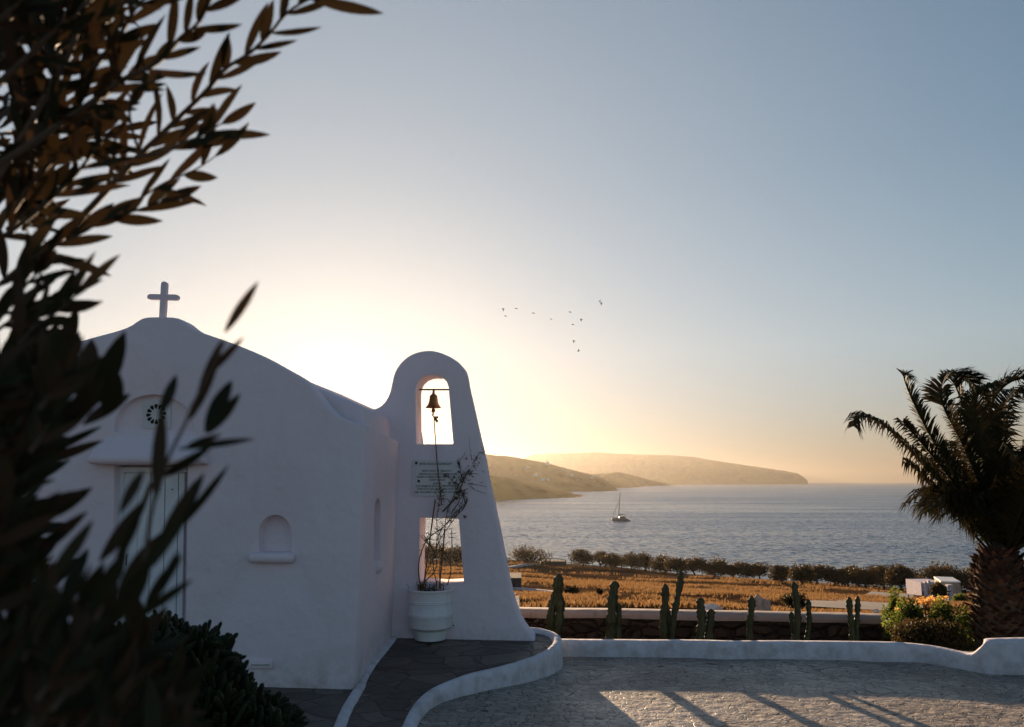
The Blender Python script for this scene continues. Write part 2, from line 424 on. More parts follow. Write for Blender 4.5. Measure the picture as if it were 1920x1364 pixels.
def hill_pt(px, py):
    yt = interp(mid_top, px); yb = interp(mid_base, px); t = (yb-py)/(yb-yt)
    D0 = Pz(px, yb, SEA).y; D = D0*(1+.25*t)
    D += noise.noise(Vector((px*.05+7.7, t*3, 0)))*.25*.5*D0*math.sin(math.pi*t)
    return P(px, py, D*.993)
hh = [(1026, 868, 11, 1, 'small white domed church on the ridge of the hill across the bay'),
      (989, 875, 8, 0, 'white house highest on the slope left of the domed church'),
      (1004, 889, 12, 0, 'white house with tall upper floor halfway down the far hillside'),
      (1017, 897, 11, 0, 'left of the two long low white houses side by side on the hillside'),
      (1026, 898, 12, 0, 'right of the two long low white houses side by side on the hillside'),
      (1060, 880, 10, 0, 'white house sitting just under the ridge line right of the church'),
      (1072, 889, 11, 0, 'white house in the pair above the lower right hillside'),
      (1083, 898, 9, 0, 'lowest white house near the right end of the hillside'),
      (1111, 893, 10, 0, 'rightmost white house on the hillside, near its falling ridge')]
for i, (px, py, w, dome, lab) in enumerate(hh):
    p = hill_pt(px, py+2); s = p.y/FPX
    e = empty('church' if dome else 'hillside_house', p, lab, 'church' if dome else 'house', None if dome else 'white houses on the far hillside')
    W = w*s*.75; H = 3.2*s*.72
    m = MB(); m.box(p+Vector((0, 0, H/2-3)), (W, W*.7, H+4)); m.box(p+Vector((W*.2*(-1)**i, 0, H*.9)), (W*.45, W*.5, H*.9))
    m.build('wall', 'far_white', e, False)
    if dome:
        m = MB(); m.lathe(p+Vector((0, 0, H*1.3)), [(W*.3, 0), (W*.28, W*.12), (W*.16, W*.25), (.1, W*.3)], 12); m.build('dome', 'far_white', e)
    m = MB(); m.box(p+Vector((-W*.25, -W*.35-.1, H*.25)), (1.6, .2, 2.)); m.build('window', 'window_dark', e, False)

# ------------------------------------------------------------------ chapel
NRM = Vector((.07, 1, 0)).normalized()              # depth axis of the chapel
FC = Pz(662, 1293, -.161)                           # foot of the front corner
def Pf(px, py, off=0.):                             # pixel onto the facade plane moved back by off
    d = ray(px, py); o = FC+NRM*off; return EYE+d*((o-EYE).dot(NRM)/d.dot(NRM))
TC = Pz(738, 1196, 0.)
def Pt(px, py, off=0.):
    d = ray(px, py); o = TC+NRM*off; return EYE+d*((o-EYE).dot(NRM)/d.dot(NRM))

chapel = empty('chapel', (-3.3, 9., -.2), 'whitewashed chapel with curved gable, cross on top and boarded door', 'chapel')
gable = [(-150, 800), (-70, 728), (0, 684), (55, 667), (106, 652), (176, 632), (218, 621), (243, 612), (257, 602), (269, 595), (299, 594), (329, 595), (341, 601), (352, 611), (369, 621), (405, 633), (450, 649), (493, 668), (528, 688), (552, 701), (577, 717), (596, 740), (612, 762), (632, 780), (655, 790), (687, 795)]
gable = smooth_poly(gable, 1)
front = [Pf(-150, 1370)]+[Pf(x, y) for x, y in gable]+[Pf(662, 1310)]
T = .26
n = len(front)
zE = Pf(687, 795).z
low = [p.copy() for p in front]
for p in low[1:-1]:
    if p.x > Pf(-150, 800).x: p.z = min(p.z, zE-.02)
mbw = []
secs = [front, [p+NRM*T for p in front], [p+NRM*(T+.05) for p in low], [p+NRM*3.4-Vector((0, 0, .0 if i in (0, n-1) else .2)) for i, p in enumerate(low)]]
bm = bmesh.new(); vr = [[bm.verts.new(p) for p in s] for s in secs]
bm.faces.new(vr[0]); bm.faces.new(vr[-1][::-1])
for a, b in zip(vr, vr[1:]):
    for i in range(n): bm.faces.new((a[i], b[i], b[(i+1) % n], a[(i+1) % n]))
bmesh.ops.recalc_face_normals(bm, faces=bm.faces)
me = bpy.data.meshes.new('wall'); bm.to_mesh(me); bm.free(); me.materials.append(MATS['plaster'])
wall = bpy.data.objects.new('wall', me); col.objects.link(wall); wall.parent = chapel; wall.matrix_parent_inverse = chapel.matrix_basis.inverted()
def cutter(pts, d0, d1, fn=Pf):
    return prism('cut', [fn(x, y)+NRM*d0 for x, y in pts], NRM*(d1-d0), 'plaster')
def arch(x0, x1, ytop, ybot, spring, n=12):
    pts = [(x0, ybot), (x0, spring)]
    for i in range(1, n): 
        t = math.pi*(1-i/n); pts.append(((x0+x1)/2+(x1-x0)/2*math.cos(t), spring-(spring-ytop)*math.sin(t)))
    return pts+[(x1, spring), (x1, ybot)]
c_door = cutter([(207, 1330), (214, 871), (352, 871), (346, 1330)], -.3, .16)
c_tym = cutter(arch(214, 362, 740, 812, 800), -.3, .07)
c_nic = cutter(arch(485, 546, 966, 1036, 1000), -.3, .12)
def Ps(px, py):                                     # pixel onto the right hand side wall
    sd = Vector((1, -.07, 0)).normalized(); d = ray(px, py); o = FC+Vector((0.02, 0, 0)); return EYE+d*((o-EYE).dot(sd)/d.dot(sd)), sd
sw = [Ps(x, y)[0] for x, y in arch(700, 712, 935, 1052, 960)]
sd = Ps(700, 1000)[1]
c_side = prism('cut', [p+sd*.3 for p in sw], -sd*.42, 'plaster')
finish(wall, [c_door, c_tym, c_nic, c_side], .035, .008, 4)

# vault roof behind the gable
vault = smooth_poly([(-140, 830), (-70, 750), (0, 705), (106, 672), (240, 640), (300, 634), (370, 640), (450, 664), (528, 700), (575, 722), (598, 727), (633, 746), (661, 755), (672, 761), (681, 771), (684, 800)], 1)
vo = [Pf(x, y, T+.06) for x, y in vault]
vo = [Vector((vo[0].x, vo[0].y, 1.6))]+vo+[Vector((vo[-1].x-.01, vo[-1].y, 1.6))]
roof = prism('roof', vo, NRM*3.25-Vector((0, 0, .0)), 'plaster', chapel); finish(roof, (), .03, 0, 3)

# cross
cr = empty('unused', (0, 0, 0), None, None); bpy.data.objects.remove(cr)
mb = MB()
def flatbar(mbx, a, b, w, t, fn=Pf, off=.13):
    A, B = fn(*a, off), fn(*b, off); d = (B-A).normalized(); s = d.cross(NRM); w *= .5
    pts = []
    for c, sg in ((B, 1), (A, -1)):
        for k in range(9):
            th = math.pi*(k/8)-math.pi/2
            pts.append(c+(d*math.cos(th)*w+s*math.sin(th)*w)*sg)
    nn = len(pts); b0 = len(mbx.v)
    mbx.v += [tuple(p-NRM*t/2) for p in pts]+[tuple(p+NRM*t/2) for p in pts]
    mbx.f += [tuple(b0+i for i in range(nn)), tuple(b0+2*nn-1-i for i in range(nn))]+[(b0+i, b0+(i+1) % nn, b0+nn+(i+1) % nn, b0+nn+i) for i in range(nn)]
m = MB(); flatbar(m, (305, 604), (309, 534), .058, .05)
flatbar(m, (283, 557.5), (331, 558.5), .056, .046)
m.build('cross', 'plaster', chapel, True, 40)

# door of vertical boards
dx = [218, 245, 262, 290, 313, 332, 344]
door = prism('door', [Pf(x, y, .125) for x, y in [(226, 1322), (232, 886), (344, 886), (340, 1322)]], NRM*.03, 'wood_white', chapel)
m = MB()
for (xa, xb) in ((230, 259), (260, 282), (284, 309), (311, 334), (336, 346)):
    o_ = [Pf(xa, 888, .105), Pf(xb, 888, .105), Pf(xb-8+.0, 1322, .105), Pf(xa-8, 1322, .105)]
    b0 = len(m.v); m.v += [tuple(p) for p in o_]+[tuple(p+NRM*.018) for p in o_]
    m.f += [(b0+3, b0+2, b0+1, b0), (b0+4, b0+5, b0+6, b0+7), (b0, b0+1, b0+5, b0+4), (b0+1, b0+2, b0+6, b0+5), (b0+2, b0+3, b0+7, b0+6), (b0+3, b0, b0+4, b0+7)]
m.build('board', 'wood_white', door, False)
fr = prism('door_frame', [Pf(x, y, .09) for x, y in [(219, 1322), (224, 876), (232, 876), (227, 1322)]], NRM*.05, 'wood_white', chapel)
prism('door_frame', [Pf(x, y, .091) for x, y in [(232, 876), (350, 876), (350, 886), (232, 886)]], NRM*.045, 'wood_white', chapel)
for x in (248, 276, 300, 323):
    m = MB(); m.lathe(Pf(x, 918, .1), [(.001, -.006), (.009, -.003), (.009, .003), (.001, .006)], 8); m.build('nail', 'ink', door)
hp = Pf(238, 1050, .09); m = MB()
m.tube([hp+Vector((.0, 0, .05)), hp+Vector((.012, -.035, .045)), hp+Vector((.018, -.045, 0)), hp+Vector((.012, -.035, -.045)), hp+Vector((0, 0, -.05))], .006, 8); m.build('handle', 'spar', door)
# ledge over the door: sloping hood
A, B = Pf(178, 862), Pf(392, 862)
m = MB(); secs_ = []
for t in [i/16 for i in range(17)]:
    c = A.lerp(B, t); k = 1-.25*(abs(2*t-1)**6); sec = []
    for (o_, h) in ((.03, .27), (-.02, .22), (-.09, .07), (-.145, .03), (-.15, -.01), (-.13, -.045), (-.08, -.055), (.03, -.055)):
        sec.append(c+NRM*(o_*k if o_ < 0 else o_)+Vector((0, 0, h*k)))
    secs_.append(sec)
m.quadstrip(secs_, True, True); m.build('door_hood', 'plaster', chapel, True, 60)
# rosette tile
tile = prism('rosette_vent', [Pf(x, y, .055) for x, y in [(266, 803), (267, 750), (320, 751), (319, 804)]], NRM*.02, 'plaque', chapel)
rc = Pf(293, 777, .055); sx = NRM.cross(Vector((0, 0, 1))).normalized()
m = MB()
for k in range(12):
    t = 2*math.pi*k/12+.1; d = sx*math.cos(t)+Vector((0, 0, math.sin(t))); s = d.cross(NRM)
    pts = []
    for q in range(10):
        a = 2*math.pi*q/10; pts.append(rc-NRM*.003+d*(.078+.027*math.cos(a))+s*(.5+.35*math.cos(a))*.032*math.sin(a))
    b0 = len(m.v); m.v += [tuple(p) for p in pts]+[tuple(p+NRM*.004) for p in pts]
    m.f += [tuple(b0+i for i in range(10)), tuple(b0+19-i for i in range(10))]+[(b0+i, b0+10+i, b0+10+(i+1) % 10, b0+(i+1) % 10) for i in range(10)]
m.build('petal_opening', 'dark_hole', tile, False)
# sill of the arched niche
m = MB(); A, B = Pf(466, 1046, -.03), Pf(552, 1047, -.03)
m.tube([A+(B-A)*t for t in (0, .012, .04, .1, .3, .5, .7, .9, .96, .988, 1)], [.008, .028, .044, .051, .052, .050, .052, .051, .044, .028, .008], 16); m.build('niche_sill', 'plaster', chapel, True, 80)
p0, _ = Ps(707, 1058)
m = MB(); m.lathe(p0+Vector((.0, 0, -.03)), [(.005, -.07), (.035, -.06), (.055, -.025), (.06, .01), (.05, .035), (.01, .045)], 14); m.build('niche_sill', 'plaster', chapel, True, 80)
# low wall light
wl = prism('step_light', [Pf(x, y, -.03) for x, y in [(466, 1254), (466, 1240), (510, 1240), (510, 1254)]], NRM*.05, 'plaster', chapel); finish(wl, (), .006, 0, 2)
prism('louvre', [Pf(x, y, -.034) for x, y in [(471, 1249), (471, 1246), (505, 1246), (505, 1249)]], NRM*.012, 'lamp_glass', wl)

# ------------------------------------------------------------------ bell wall
tower = empty('bell_tower', Pt(870, 1197)+NRM*.2, 'whitewashed bell wall with rounded top, arched bell opening and flared foot', 'bell tower')
tow = [(600, 1205), (600, 785), (660, 776), (687, 771), (699, 768.5), (713, 762.5), (723.5, 752), (731, 736), (734.5, 719), (738, 703), (744, 690), (754, 677), (769, 665.5), (785, 659.5), (803, 657), (818, 659), (833.5, 664), (849, 672), (861, 680.5), (869, 690), (872.5, 703), (876, 725), (884, 758), (895, 809), (907, 857), (914, 900), (929, 965), (943, 1036), (956, 1104), (966.5, 1141), (980, 1172), (990, 1186), (1003, 1197), (1004, 1215), (700, 1215)]
tow = tow[:2]+smooth_poly(tow[2:-3], 1)+tow[-3:]
tw = prism('wall', [Pt(x, y) for x, y in tow], NRM*.36, 'plaster', tower)
bo = cutter(arch(783.5, 848, 708, 832, 733)[1:-1]+[(848.5, 832), (784, 832)] if False else [(780.5, 833), (779.5, 734), (781, 724), (785.5, 715), (793, 708), (803, 704), (812, 703), (822, 704.5), (831, 709), (837.5, 716), (841, 726), (842, 740), (850, 833)], -.3, .8, Pt)
wo = cutter([(785.5, 1090), (787, 971), (860, 973), (869.5, 1092), (830, 1094)], -.3, .8, Pt)
finish(tw, [bo, wo], .03, .012, 4, 30)
# plaque
pl = prism('plaque', [Pt(x, y, -.012) for x, y in [(772.5, 930), (772.5, 862.5), (863, 864), (866, 932)]], NRM*.014, 'plaque', tower)
lines = [(817, 870.5, 'ΙΕΡΟΣ ΝΑΟΣ ΑΓ ΑΘΑΝΑΣΙΟΥ', 61, .036), (820, 883.5, 'ΙΕΡΟΣ ΝΑΟΣ ΑΓ ΝΙΚΟΛΑΟΥ', 57, .030), (820, 889.5, 'ΜΕΛΕΤΗ ΚΑΤΑΣΚΕΥΗ ΔΩΡΟΥ ΑΠΟ', 68, .030), (818, 895, 'ΜΑΙΡΗ ΓΙΑΝΝΗ ΒΑΣΙΛΕΙΟΥ ΠΑΠΑ', 72, .030), (820, 900.5, 'ΠΑΡΟ ΜΑΙΟΣ', 30, .030), (820, 907, 'ΔΩΡΕΑ', 16, .028), (818, 912, 'ΑΛΕΞΑΝΔΡΟΣ ΚΑΙ ΕΛΕΥΘΕΡΙΑ ΝΙΚΟΥ', 78, .030), (819, 917.5, 'ΠΑΝΤΑΖΗΣ ΚΑΙ ΔΕΣΠΟΙΝΑ ΠΑΠΠΑ', 74, .030), (818, 923.5, 'ΟΙΚ. ΑΝΤΩΝΙΟΥ ΚΑΙ ΜΑΡΙΑΣ ΠΕΤΡΟΥ', 82, .030)]
dg = bpy.context.evaluated_depsgraph_get()
for (cx, cy, s, wpx, sz) in lines:
    cu = bpy.data.curves.new('t', 'FONT'); cu.body = s; cu.align_x = 'CENTER'; cu.align_y = 'CENTER'; cu.size = 1; cu.extrude = .02; cu.offset = .012
    to = bpy.data.objects.new('t', cu); col.objects.link(to); bpy.context.view_layer.update()
    me = bpy.data.meshes.new_from_object(to.evaluated_get(bpy.context.evaluated_depsgraph_get()))
    w = max(v.co.x for v in me.vertices)-min(v.co.x for v in me.vertices); h = max(v.co.y for v in me.vertices)-min(v.co.y for v in me.vertices)
    tw_ = (Pt(cx+wpx/2, cy)-Pt(cx-wpx/2, cy)).length
    cpt = Pt(cx, cy, -.0125)
    M = Matrix.Translation(cpt) @ Matrix(((sx.x, 0, -NRM.x, 0), (sx.y, 0, -NRM.y, 0), (0, 1, 0, 0), (0, 0, 0, 1))) @ Matrix.Diagonal((tw_/w, sz*.78/h*1.0, .05, 1))
    me.transform(M); me.materials.clear(); me.materials.append(MATS['ink']); me.name = 'inscription'
    bpy.data.objects.remove(to); o = bpy.data.objects.new('inscription', me); col.objects.link(o); o.parent = pl
m = MB()
def disc(mb_, c, r, t, nrm=NRM, n=14):
    a = nrm.cross(Vector((0, 0, 1))).normalized(); b = Vector((0, 0, 1)); rows = []
    for (o_, rr) in ((0, r), (-t*.7, r*.9), (-t, r*.4)):
        rows.append([c+nrm*o_+(a*math.cos(2*math.pi*k/n)+b*math.sin(2*math.pi*k/n))*rr for k in range(n)])
    mb_.quadstrip(rows, True, True)
for x, y in ((780.5, 868.5), (860, 869), (785, 902.5)):
    q = MB(); disc(q, Pt(x, y, -.012), .017, .01); q.build('bolt', 'ink', pl)
# socket beside the pot
so = prism('wall_socket', [Pt(x, y, -.012) for x, y in [(840, 1176), (840, 1160), (853, 1160), (853, 1176)]], NRM*.02, 'wood_white', tower)
prism('slot', [Pt(x, y, -.016) for x, y in [(842, 1168.5), (842, 1167), (850, 1167), (850, 1168.5)]], NRM*.006, 'groove', so)
prism('slot', [Pt(x, y, -.016) for x, y in [(842, 1174), (842, 1172.2), (852, 1172.2), (852, 1174)]], NRM*.006, 'groove', so)

# bell hanging from a bar in the opening
bc = Pt(813, 735, .2)
bell = empty('bell', bc, 'small bronze bell hanging from an iron bar in the arched opening', 'bell')
m = MB(); m.tube([Pt(781, 731, .2), Pt(844, 731, .2)], .010, 8); m.build('crossbar', 'spar', bell)
s = (Pt(833, 750, .2)-Pt(803, 750, .2)).length/2*.96; H = Pt(813, 735, .2).z-Pt(813, 765, .2).z
prof = [(s*.98, -H), (s*1.02, -H+.008), (s*.90, -H*.93), (s*.72, -H*.80), (s*.60, -H*.62), (s*.54, -H*.45), (s*.50, -H*.30), (s*.42, -H*.21), (s*.30, -H*.17), (s*.18, -H*.14), (s*.15, H*.05), (s*.10, H*.13), (.002, H*.15)]
m = MB(); m.lathe(bc, prof[::-1], 32); m.build('bell_body', 'bronze', bell, True, 50)
m = MB(); zc = bc.z-H; m.lathe((bc.x, bc.y, zc-.03), [(.002, .05), (.010, .03), (.012, .02), (.024, .010), (.028, -.006), (.018, -.024), (.008, -.03), (.006, -.06), (.002, -.062)], 14); m.build('clapper', 'bronze', bell)
k0 = Pt(814, 783, .2)
m = MB(); m.tube([Pt(812, 773, .2), Pt(811, 779, .2), k0], .007, 6); 
random.seed(4)
for _ in range(9):
    q = Pt(818+random.uniform(-4, 3), 786+random.uniform(-5, 5), .2)+Vector((0, random.uniform(-.02, .02), 0)); m.tube([k0.lerp(q, .3), q, q+Vector((random.uniform(-.02, .02), 0, -.02))], [.007, .012, .006], 6)
m.tube([k0, Pt(814.5, 800, .14), Pt(816, 818, .05), Pt(817, 832, -.03), Pt(819, 862, -.05), Pt(822, 892, -.05), Pt(826, 925, -.06), Pt(828, 948, -.06)], .0065, 7)
m.build('bell_rope', 'rope', bell)

# ------------------------------------------------------------------ terrace, kerbs, plaza
def zt(Y): return max(-.238, -.104*(8.9-Y))
curb_in = [(1036, 1193), (1037, 1203), (1031, 1213), (1011, 1226), (973, 1240), (930, 1251), (892, 1260), (827, 1281), (786, 1305), (762, 1342), (754, 1364)]
def Pterr(px, py):
    d = ray(px, py); t = 1.
    lo, hi = .5, 14.
    for _ in range(50):
        mid = (lo+hi)/2; p = EYE+d*mid
        if p.z > zt(p.y)+.035: lo = mid
        else: hi = mid
    return EYE+d*lo
cpts = [Pterr(x, y) for x, y in curb_in]
# round the far end and lead the near end on towards the camera
cpts = [Vector((cpts[0].x-.35, cpts[0].y+.30, 0)), Vector((cpts[0].x-.08, cpts[0].y+.17, 0))]+cpts+[Vector((cpts[-1].x-.12, cpts[-1].y-.7, 0)), Vector((cpts[-1].x-.2, cpts[-1].y-2, 0)), Vector((cpts[-1].x-.2, cpts[-1].y-5, 0))]
def chaikin3(p, it=2):
    for _ in range(it):
        q = [p[0]]
        for a, b in zip(p, p[1:]): q += [a.lerp(b, .25), a.lerp(b, .75)]
        q.append(p[-1]); p = q
    return p
cpts = chaikin3(cpts, 2)
cpts = [Vector((p.x, p.y, 0)) for p in cpts]
def ribbon(pts, sec, zf):                            # sec: (lateral, z) with z relative to zf(point)
    rows = []
    for i, p in enumerate(pts):
        d = (pts[min(i+1, len(pts)-1)]-pts[max(i-1, 0)]); d.z = 0; d.normalize(); sdv = Vector((-d.y, d.x, 0))
        nz = noise.noise(Vector((p.x*2.3, p.y*2.3, 0)))*.016+noise.noise(Vector((p.x*9, p.y*9, 4)))*.006
        rows.append([Vector((p.x, p.y, 0))+sdv*(l+nz)+Vector((0, 0, (zf(p)+h+nz) if h > -.5 else -1.)) for l, h in sec])
    mb = MB(); mb.quadstrip(rows, True, True); return mb
ksec = [(-.01, -1), (-.01, .0), (-.005, .022), (.015, .038), (.05, .042), (.08, .036), (.10, .018), (.105, -.02), (.112, -1)]
mb = ribbon(cpts, ksec, lambda p: zt(p.y)+.002)
tag(mb.build('terrace_kerb', 'low_plaster', ang=50), 'curved whitewashed kerb edging the flagstone terrace beside the bell wall', 'kerb')
# terrace slab
rows = []
for p in cpts: 
    rows.append([Vector((lerp(-9, p.x+.02, k/8), p.y, zt(p.y))) for k in range(9)])
mb = MB(); mb.quadstrip(rows)
mb.v += [(-9, cpts[0].y+.0, zt(cpts[0].y)), (cpts[0].x, cpts[0].y, zt(cpts[0].y)), (cpts[0].x, 12, 0), (-9, 12, 0)]
k = len(mb.v); mb.f.append((k-4, k-3, k-2, k-1))
tag(mb.build('terrace_paving', 'flagstone', ang=0), kind='structure')
mb = MB(); mb.quadstrip([[Vector((x, y, -.25)) for x in (-14, -6, 0, 6, 16)] for y in (-14, -5, 0, 5, 9.35)]); mb.quadstrip([[Vector((x, 9.35, z)) for x in (-14, 16)] for z in (-.25, -1.2)])
tag(mb.build('plaza_paving', 'paving', ang=0), kind='structure')
# narrow white edging along the foot of the side wall
ed = [Pz(x, y, zt(Y)) for x, y, Y in ((737, 1197, 8.85), (700, 1245, 7.9), (676, 1290, 7.35), (664, 1308, 7.1), (650, 1332, 6.8), (636, 1364, 6.45), (620, 1400, 6.1))]
ed = chaikin3(ed, 2)
mb = ribbon(ed, [(-.05, -1), (-.05, .0), (-.03, .02), (.03, .022), (.05, .0), (.05, -1)], lambda p: zt(p.y)+.004)
tag(mb.build('paving_edge_strip', 'low_plaster', ang=50), 'narrow white painted edging strip running from the chapel corner across the paving', 'kerb')

# low plaza wall
lw = [(1030, 1203, 1232), (1100, 1203, 1232), (1200, 1204, 1233), (1300, 1205, 1234), (1330, 1205, 1236), (1348, 1205.5, 1241), (1365, 1206, 1237), (1400, 1206, 1236), (1500, 1206.5, 1237), (1600, 1207, 1239), (1640, 1208, 1242), (1665, 1208.5, 1247), (1690, 1209, 1242), (1720, 1211, 1242), (1750, 1215, 1245), (1780, 1221.5, 1251), (1800, 1226, 1255), (1812, 1228, 1257), (1826, 1224, 1260), (1838, 1216, 1262), (1850, 1206.5, 1264), (1862, 1203, 1265), (1880, 1202, 1265.5), (1920, 1201, 1266), (2000, 1200, 1266), (2150, 1200, 1266)]
rows = []
base = [Pz(x, yb, -.25) for x, yt, yb in lw]
# the foot dips are drain hollows, not bends: keep the wall line straight there
for i, (x, yt, yb) in enumerate(lw):
    if x in (1348, 1665): base[i] = (base[i-1]+base[i+1])/2
B2 = chaikin3([Vector((b.x, b.y, P(x, yt, b.y).z)) for b, (x, yt, yb) in zip(base, lw)], 1)
for i, b in enumerate(B2):
    d = B2[min(i+1, len(B2)-1)]-B2[max(i-1, 0)]; d.z = 0; d.normalize(); s = Vector((-d.y, d.x, 0)); z = b.z+noise.noise(Vector((b.x*1.7, 0, 0)))*.006
    q = Vector((b.x, b.y, 0)); w = noise.noise(Vector((b.x*1.1, 3, 0)))*.015
    rows.append([q+s*(l+w)+Vector((0, 0, h)) for l, h in ((0, -1.), (0, -.25), (.01, (z-.25)/2), (.018, z-.035), (.03, z-.012), (.06, z), (.15, z), (.18, z-.012), (.20, z-.04), (.21, -1.))])
mb = MB(); mb.quadstrip(rows, True, True)
tag(mb.build('low_wall', 'low_plaster', ang=50), 'low whitewashed boundary wall with wavy step at its right end', 'wall')
# back garden wall: whitewashed cap over dark stone
gw = empty('garden_wall', (6, 12.6, -.9), 'long dark stone garden wall with whitewashed cap behind the cacti', 'wall')
line = [(880, 1143, 13.2), (1100, 1146.5, 13.1), (1400, 1151, 12.9), (1560, 1154.5, 12.8), (1700, 1159, 12.7), (1900, 1162, 12.6), (2200, 1166, 12.5)]
cp = chaikin3([P(x, y, Y) for x, y, Y in line], 2)
rows, rows2 = [], []
for i, b in enumerate(cp):
    w = noise.noise(Vector((b.x*.9, 9, 0)))*.02; q = Vector((b.x, b.y, 0)); z = b.z+noise.noise(Vector((b.x*.8, 2, 0)))*.012; hcap = .115+noise.noise(Vector((b.x*1.4, 5, 0)))*.03
    rows.append([q+Vector((0, l+w, h)) for l, h in ((-.01, z-hcap), (-.02, z-.06), (0, z-.02), (.05, z), (.34, z), (.4, z-.03), (.42, z-.15))])
    rows2.append([q+Vector((0, l+w, h)) for l, h in ((.0, -1.2), (.0, z-hcap+.01), (.40, z-.14), (.41, -1.5))])
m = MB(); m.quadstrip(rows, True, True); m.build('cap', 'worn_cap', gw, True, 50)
m = MB(); m.quadstrip(rows2, True, True); m.build('stone_face', 'drystone', gw, True, 50)

# ------------------------------------------------------------------ potted climber
pb = Pz(804, 1209, zt(8.62)); pc = Vector((pb.x, pb.y+.17, zt(pb.y+.17)))
k = pc.y/FPX; u_ = lambda px: px*k
zof = lambda py: P(804, py, pc.y-.12).z
pot = empty('flower_pot', pc, 'tall white banded clay pot standing on the flagstones by the bell wall', 'pot')
Rr = u_(39)
prof = [(u_(25), 0.002), (u_(28), .01), (u_(29), zof(1190)), (u_(31), zof(1184)), (u_(34), zof(1182)), (u_(38.5), zof(1178)), (u_(39), zof(1175)), (u_(40), zof(1158)), (u_(41), zof(1156)), (u_(40.4), zof(1154.5)), (u_(41), zof(1153)), (u_(40), zof(1151)), (u_(39.3), zof(1133)), (u_(40.3), zof(1131.5)), (u_(39.6), zof(1130)), (u_(40.2), zof(1128)), (u_(39), zof(1127)), (u_(38), zof(1114)), (u_(39), zof(1111)), (u_(40.5), zof(1109)), (u_(40.5), zof(1107)), (u_(37.5), zof(1106.5)), (u_(36), zof(1110)), (u_(35), zof(1116))]
prof = [(r, z-pc.z if i > 1 else z) for i, (r, z) in enumerate(prof)]
zr = prof[-4][1]
m = MB(); m.lathe(pc, prof, 48); m.build('pot_body', 'pot_white', pot, True, 35)
m = MB(); m.lathe(pc, [(u_(36), prof[-1][1]), (u_(20), prof[-1][1]+.02), (.002, prof[-1][1]+.03)], 24); m.build('soil', 'soil', pot)
plant = empty('climbing_plant', pc+Vector((0, 0, zr)), 'bare twiggy climber tied to canes and growing from the white pot', 'plant')
random.seed(8)
def px_poly(pts, Y, jit=.0):
    return [P(x, y, Y+(random.uniform(-jit, jit) if jit else 0)) for x, y in pts]
YP = pc.y-.02
def zs5(l): return [(640+a/2.94, 900+b/2.94) for a, b in l]
def zpl(l): return [(750+a/11.3, 840+b/11.3) for a, b in l]
sticks = [zs5([(452, 600), (485, 350), (518, 108)]), zs5([(540, 600), (560, 400), (570, 270)])]
for s_ in sticks:
    m = MB(); m.tube(px_poly(s_, YP-.03), .0085, 7); m.build('cane', 'rusty_stick', plant)
stems = [zs5([(440, 602), (425, 520), (428, 440), (450, 370), (480, 320), (520, 290), (560, 265), (600, 215), (640, 170), (690, 130)]),
         zs5([(455, 585), (470, 500), (520, 420), (530, 300), (525, 200), (540, 130), (545, 60)]),
         zs5([(460, 560), (515, 510), (530, 450), (500, 370), (470, 345), (455, 335), (470, 325), (500, 330)]),
         zs5([(585, 580), (608, 500), (595, 440), (560, 390), (530, 340), (540, 290), (580, 240), (640, 190), (690, 150), (690, 90)]),
         zs5([(545, 590), (540, 500), (555, 400), (570, 290), (575, 200), (610, 110), (640, 40), (660, 0)]),
         zs5([(530, 590), (500, 460), (520, 380), (560, 300), (620, 220), (660, 160), (680, 60)]),
         zpl([(900, 1355), (1100, 1150), (1250, 980), (1300, 800), (1380, 600), (1480, 420), (1600, 250), (1690, 90), (1730, 10)]),
         zpl([(1300, 1355), (1400, 1180), (1440, 1000), (1410, 820), (1350, 700), (1290, 560), (1265, 400), (1250, 280), (1330, 240), (1440, 250)]),
         zpl([(1100, 1355), (1250, 1150), (1350, 980), (1330, 900), (1280, 920), (1250, 1060)]),
         zpl([(1380, 1200), (1350, 980), (1180, 800), (1060, 650), (970, 590)])]
thick = [.0075, .006, .007, .0065, .006, .006, .0095, .007, .006, .005]
for s_, th in zip(stems, thick):
    q = chaikin3(px_poly(s_, YP, .05), 1); nn = len(q)
    m = MB(); m.tube(q, [th*(1-.55*i/nn) for i in range(nn)], 6)
    for i in range(2, nn-1):                        # short side twigs
        for _ in range(2 if q[i].z > .95 else 0):
            d = Vector((random.uniform(-1, 1.2), random.uniform(-.6, .6), random.uniform(-.3, 1))).normalized()*random.uniform(.03, .11)
            m.tube([q[i], q[i]+d*.6+Vector((0, 0, .01)), q[i]+d], [.003, .0022, .0012], 4)
    m.build('stem', 'twig', plant)
for s_ in (zpl([(1440, 770), (1600, 740), (1760, 730)]), zpl([(1450, 760), (1640, 780), (1840, 830)]), zpl([(1440, 690), (1600, 660), (1740, 680)]), zpl([(1480, 800), (1600, 900), (1820, 970)]), zpl([(1560, 400), (1650, 460), (1810, 520)]), zpl([(1420, 560), (1560, 545), (1670, 560)]), zpl([(1520, 260), (1505, 120), (1480, -20), (1470, -220)]), zpl([(1260, 270), (1340, 180), (1400, 80)]), zpl([(1650, 130), (1720, 130), (1810, 90)]), zpl([(1400, 600), (1340, 500), (1300, 460)]), zs5([(380, 610), (370, 590), (362, 570)]), zs5([(520, 290), (560, 275), (610, 270)]), zs5([(560, 390), (580, 350), (600, 338)])):
    m = MB(); m.tube(px_poly(s_, YP, .04), [.0035, .0025, .0016, .001][:len(s_)], 4); m.build('twig', 'twig', plant)
m = MB()
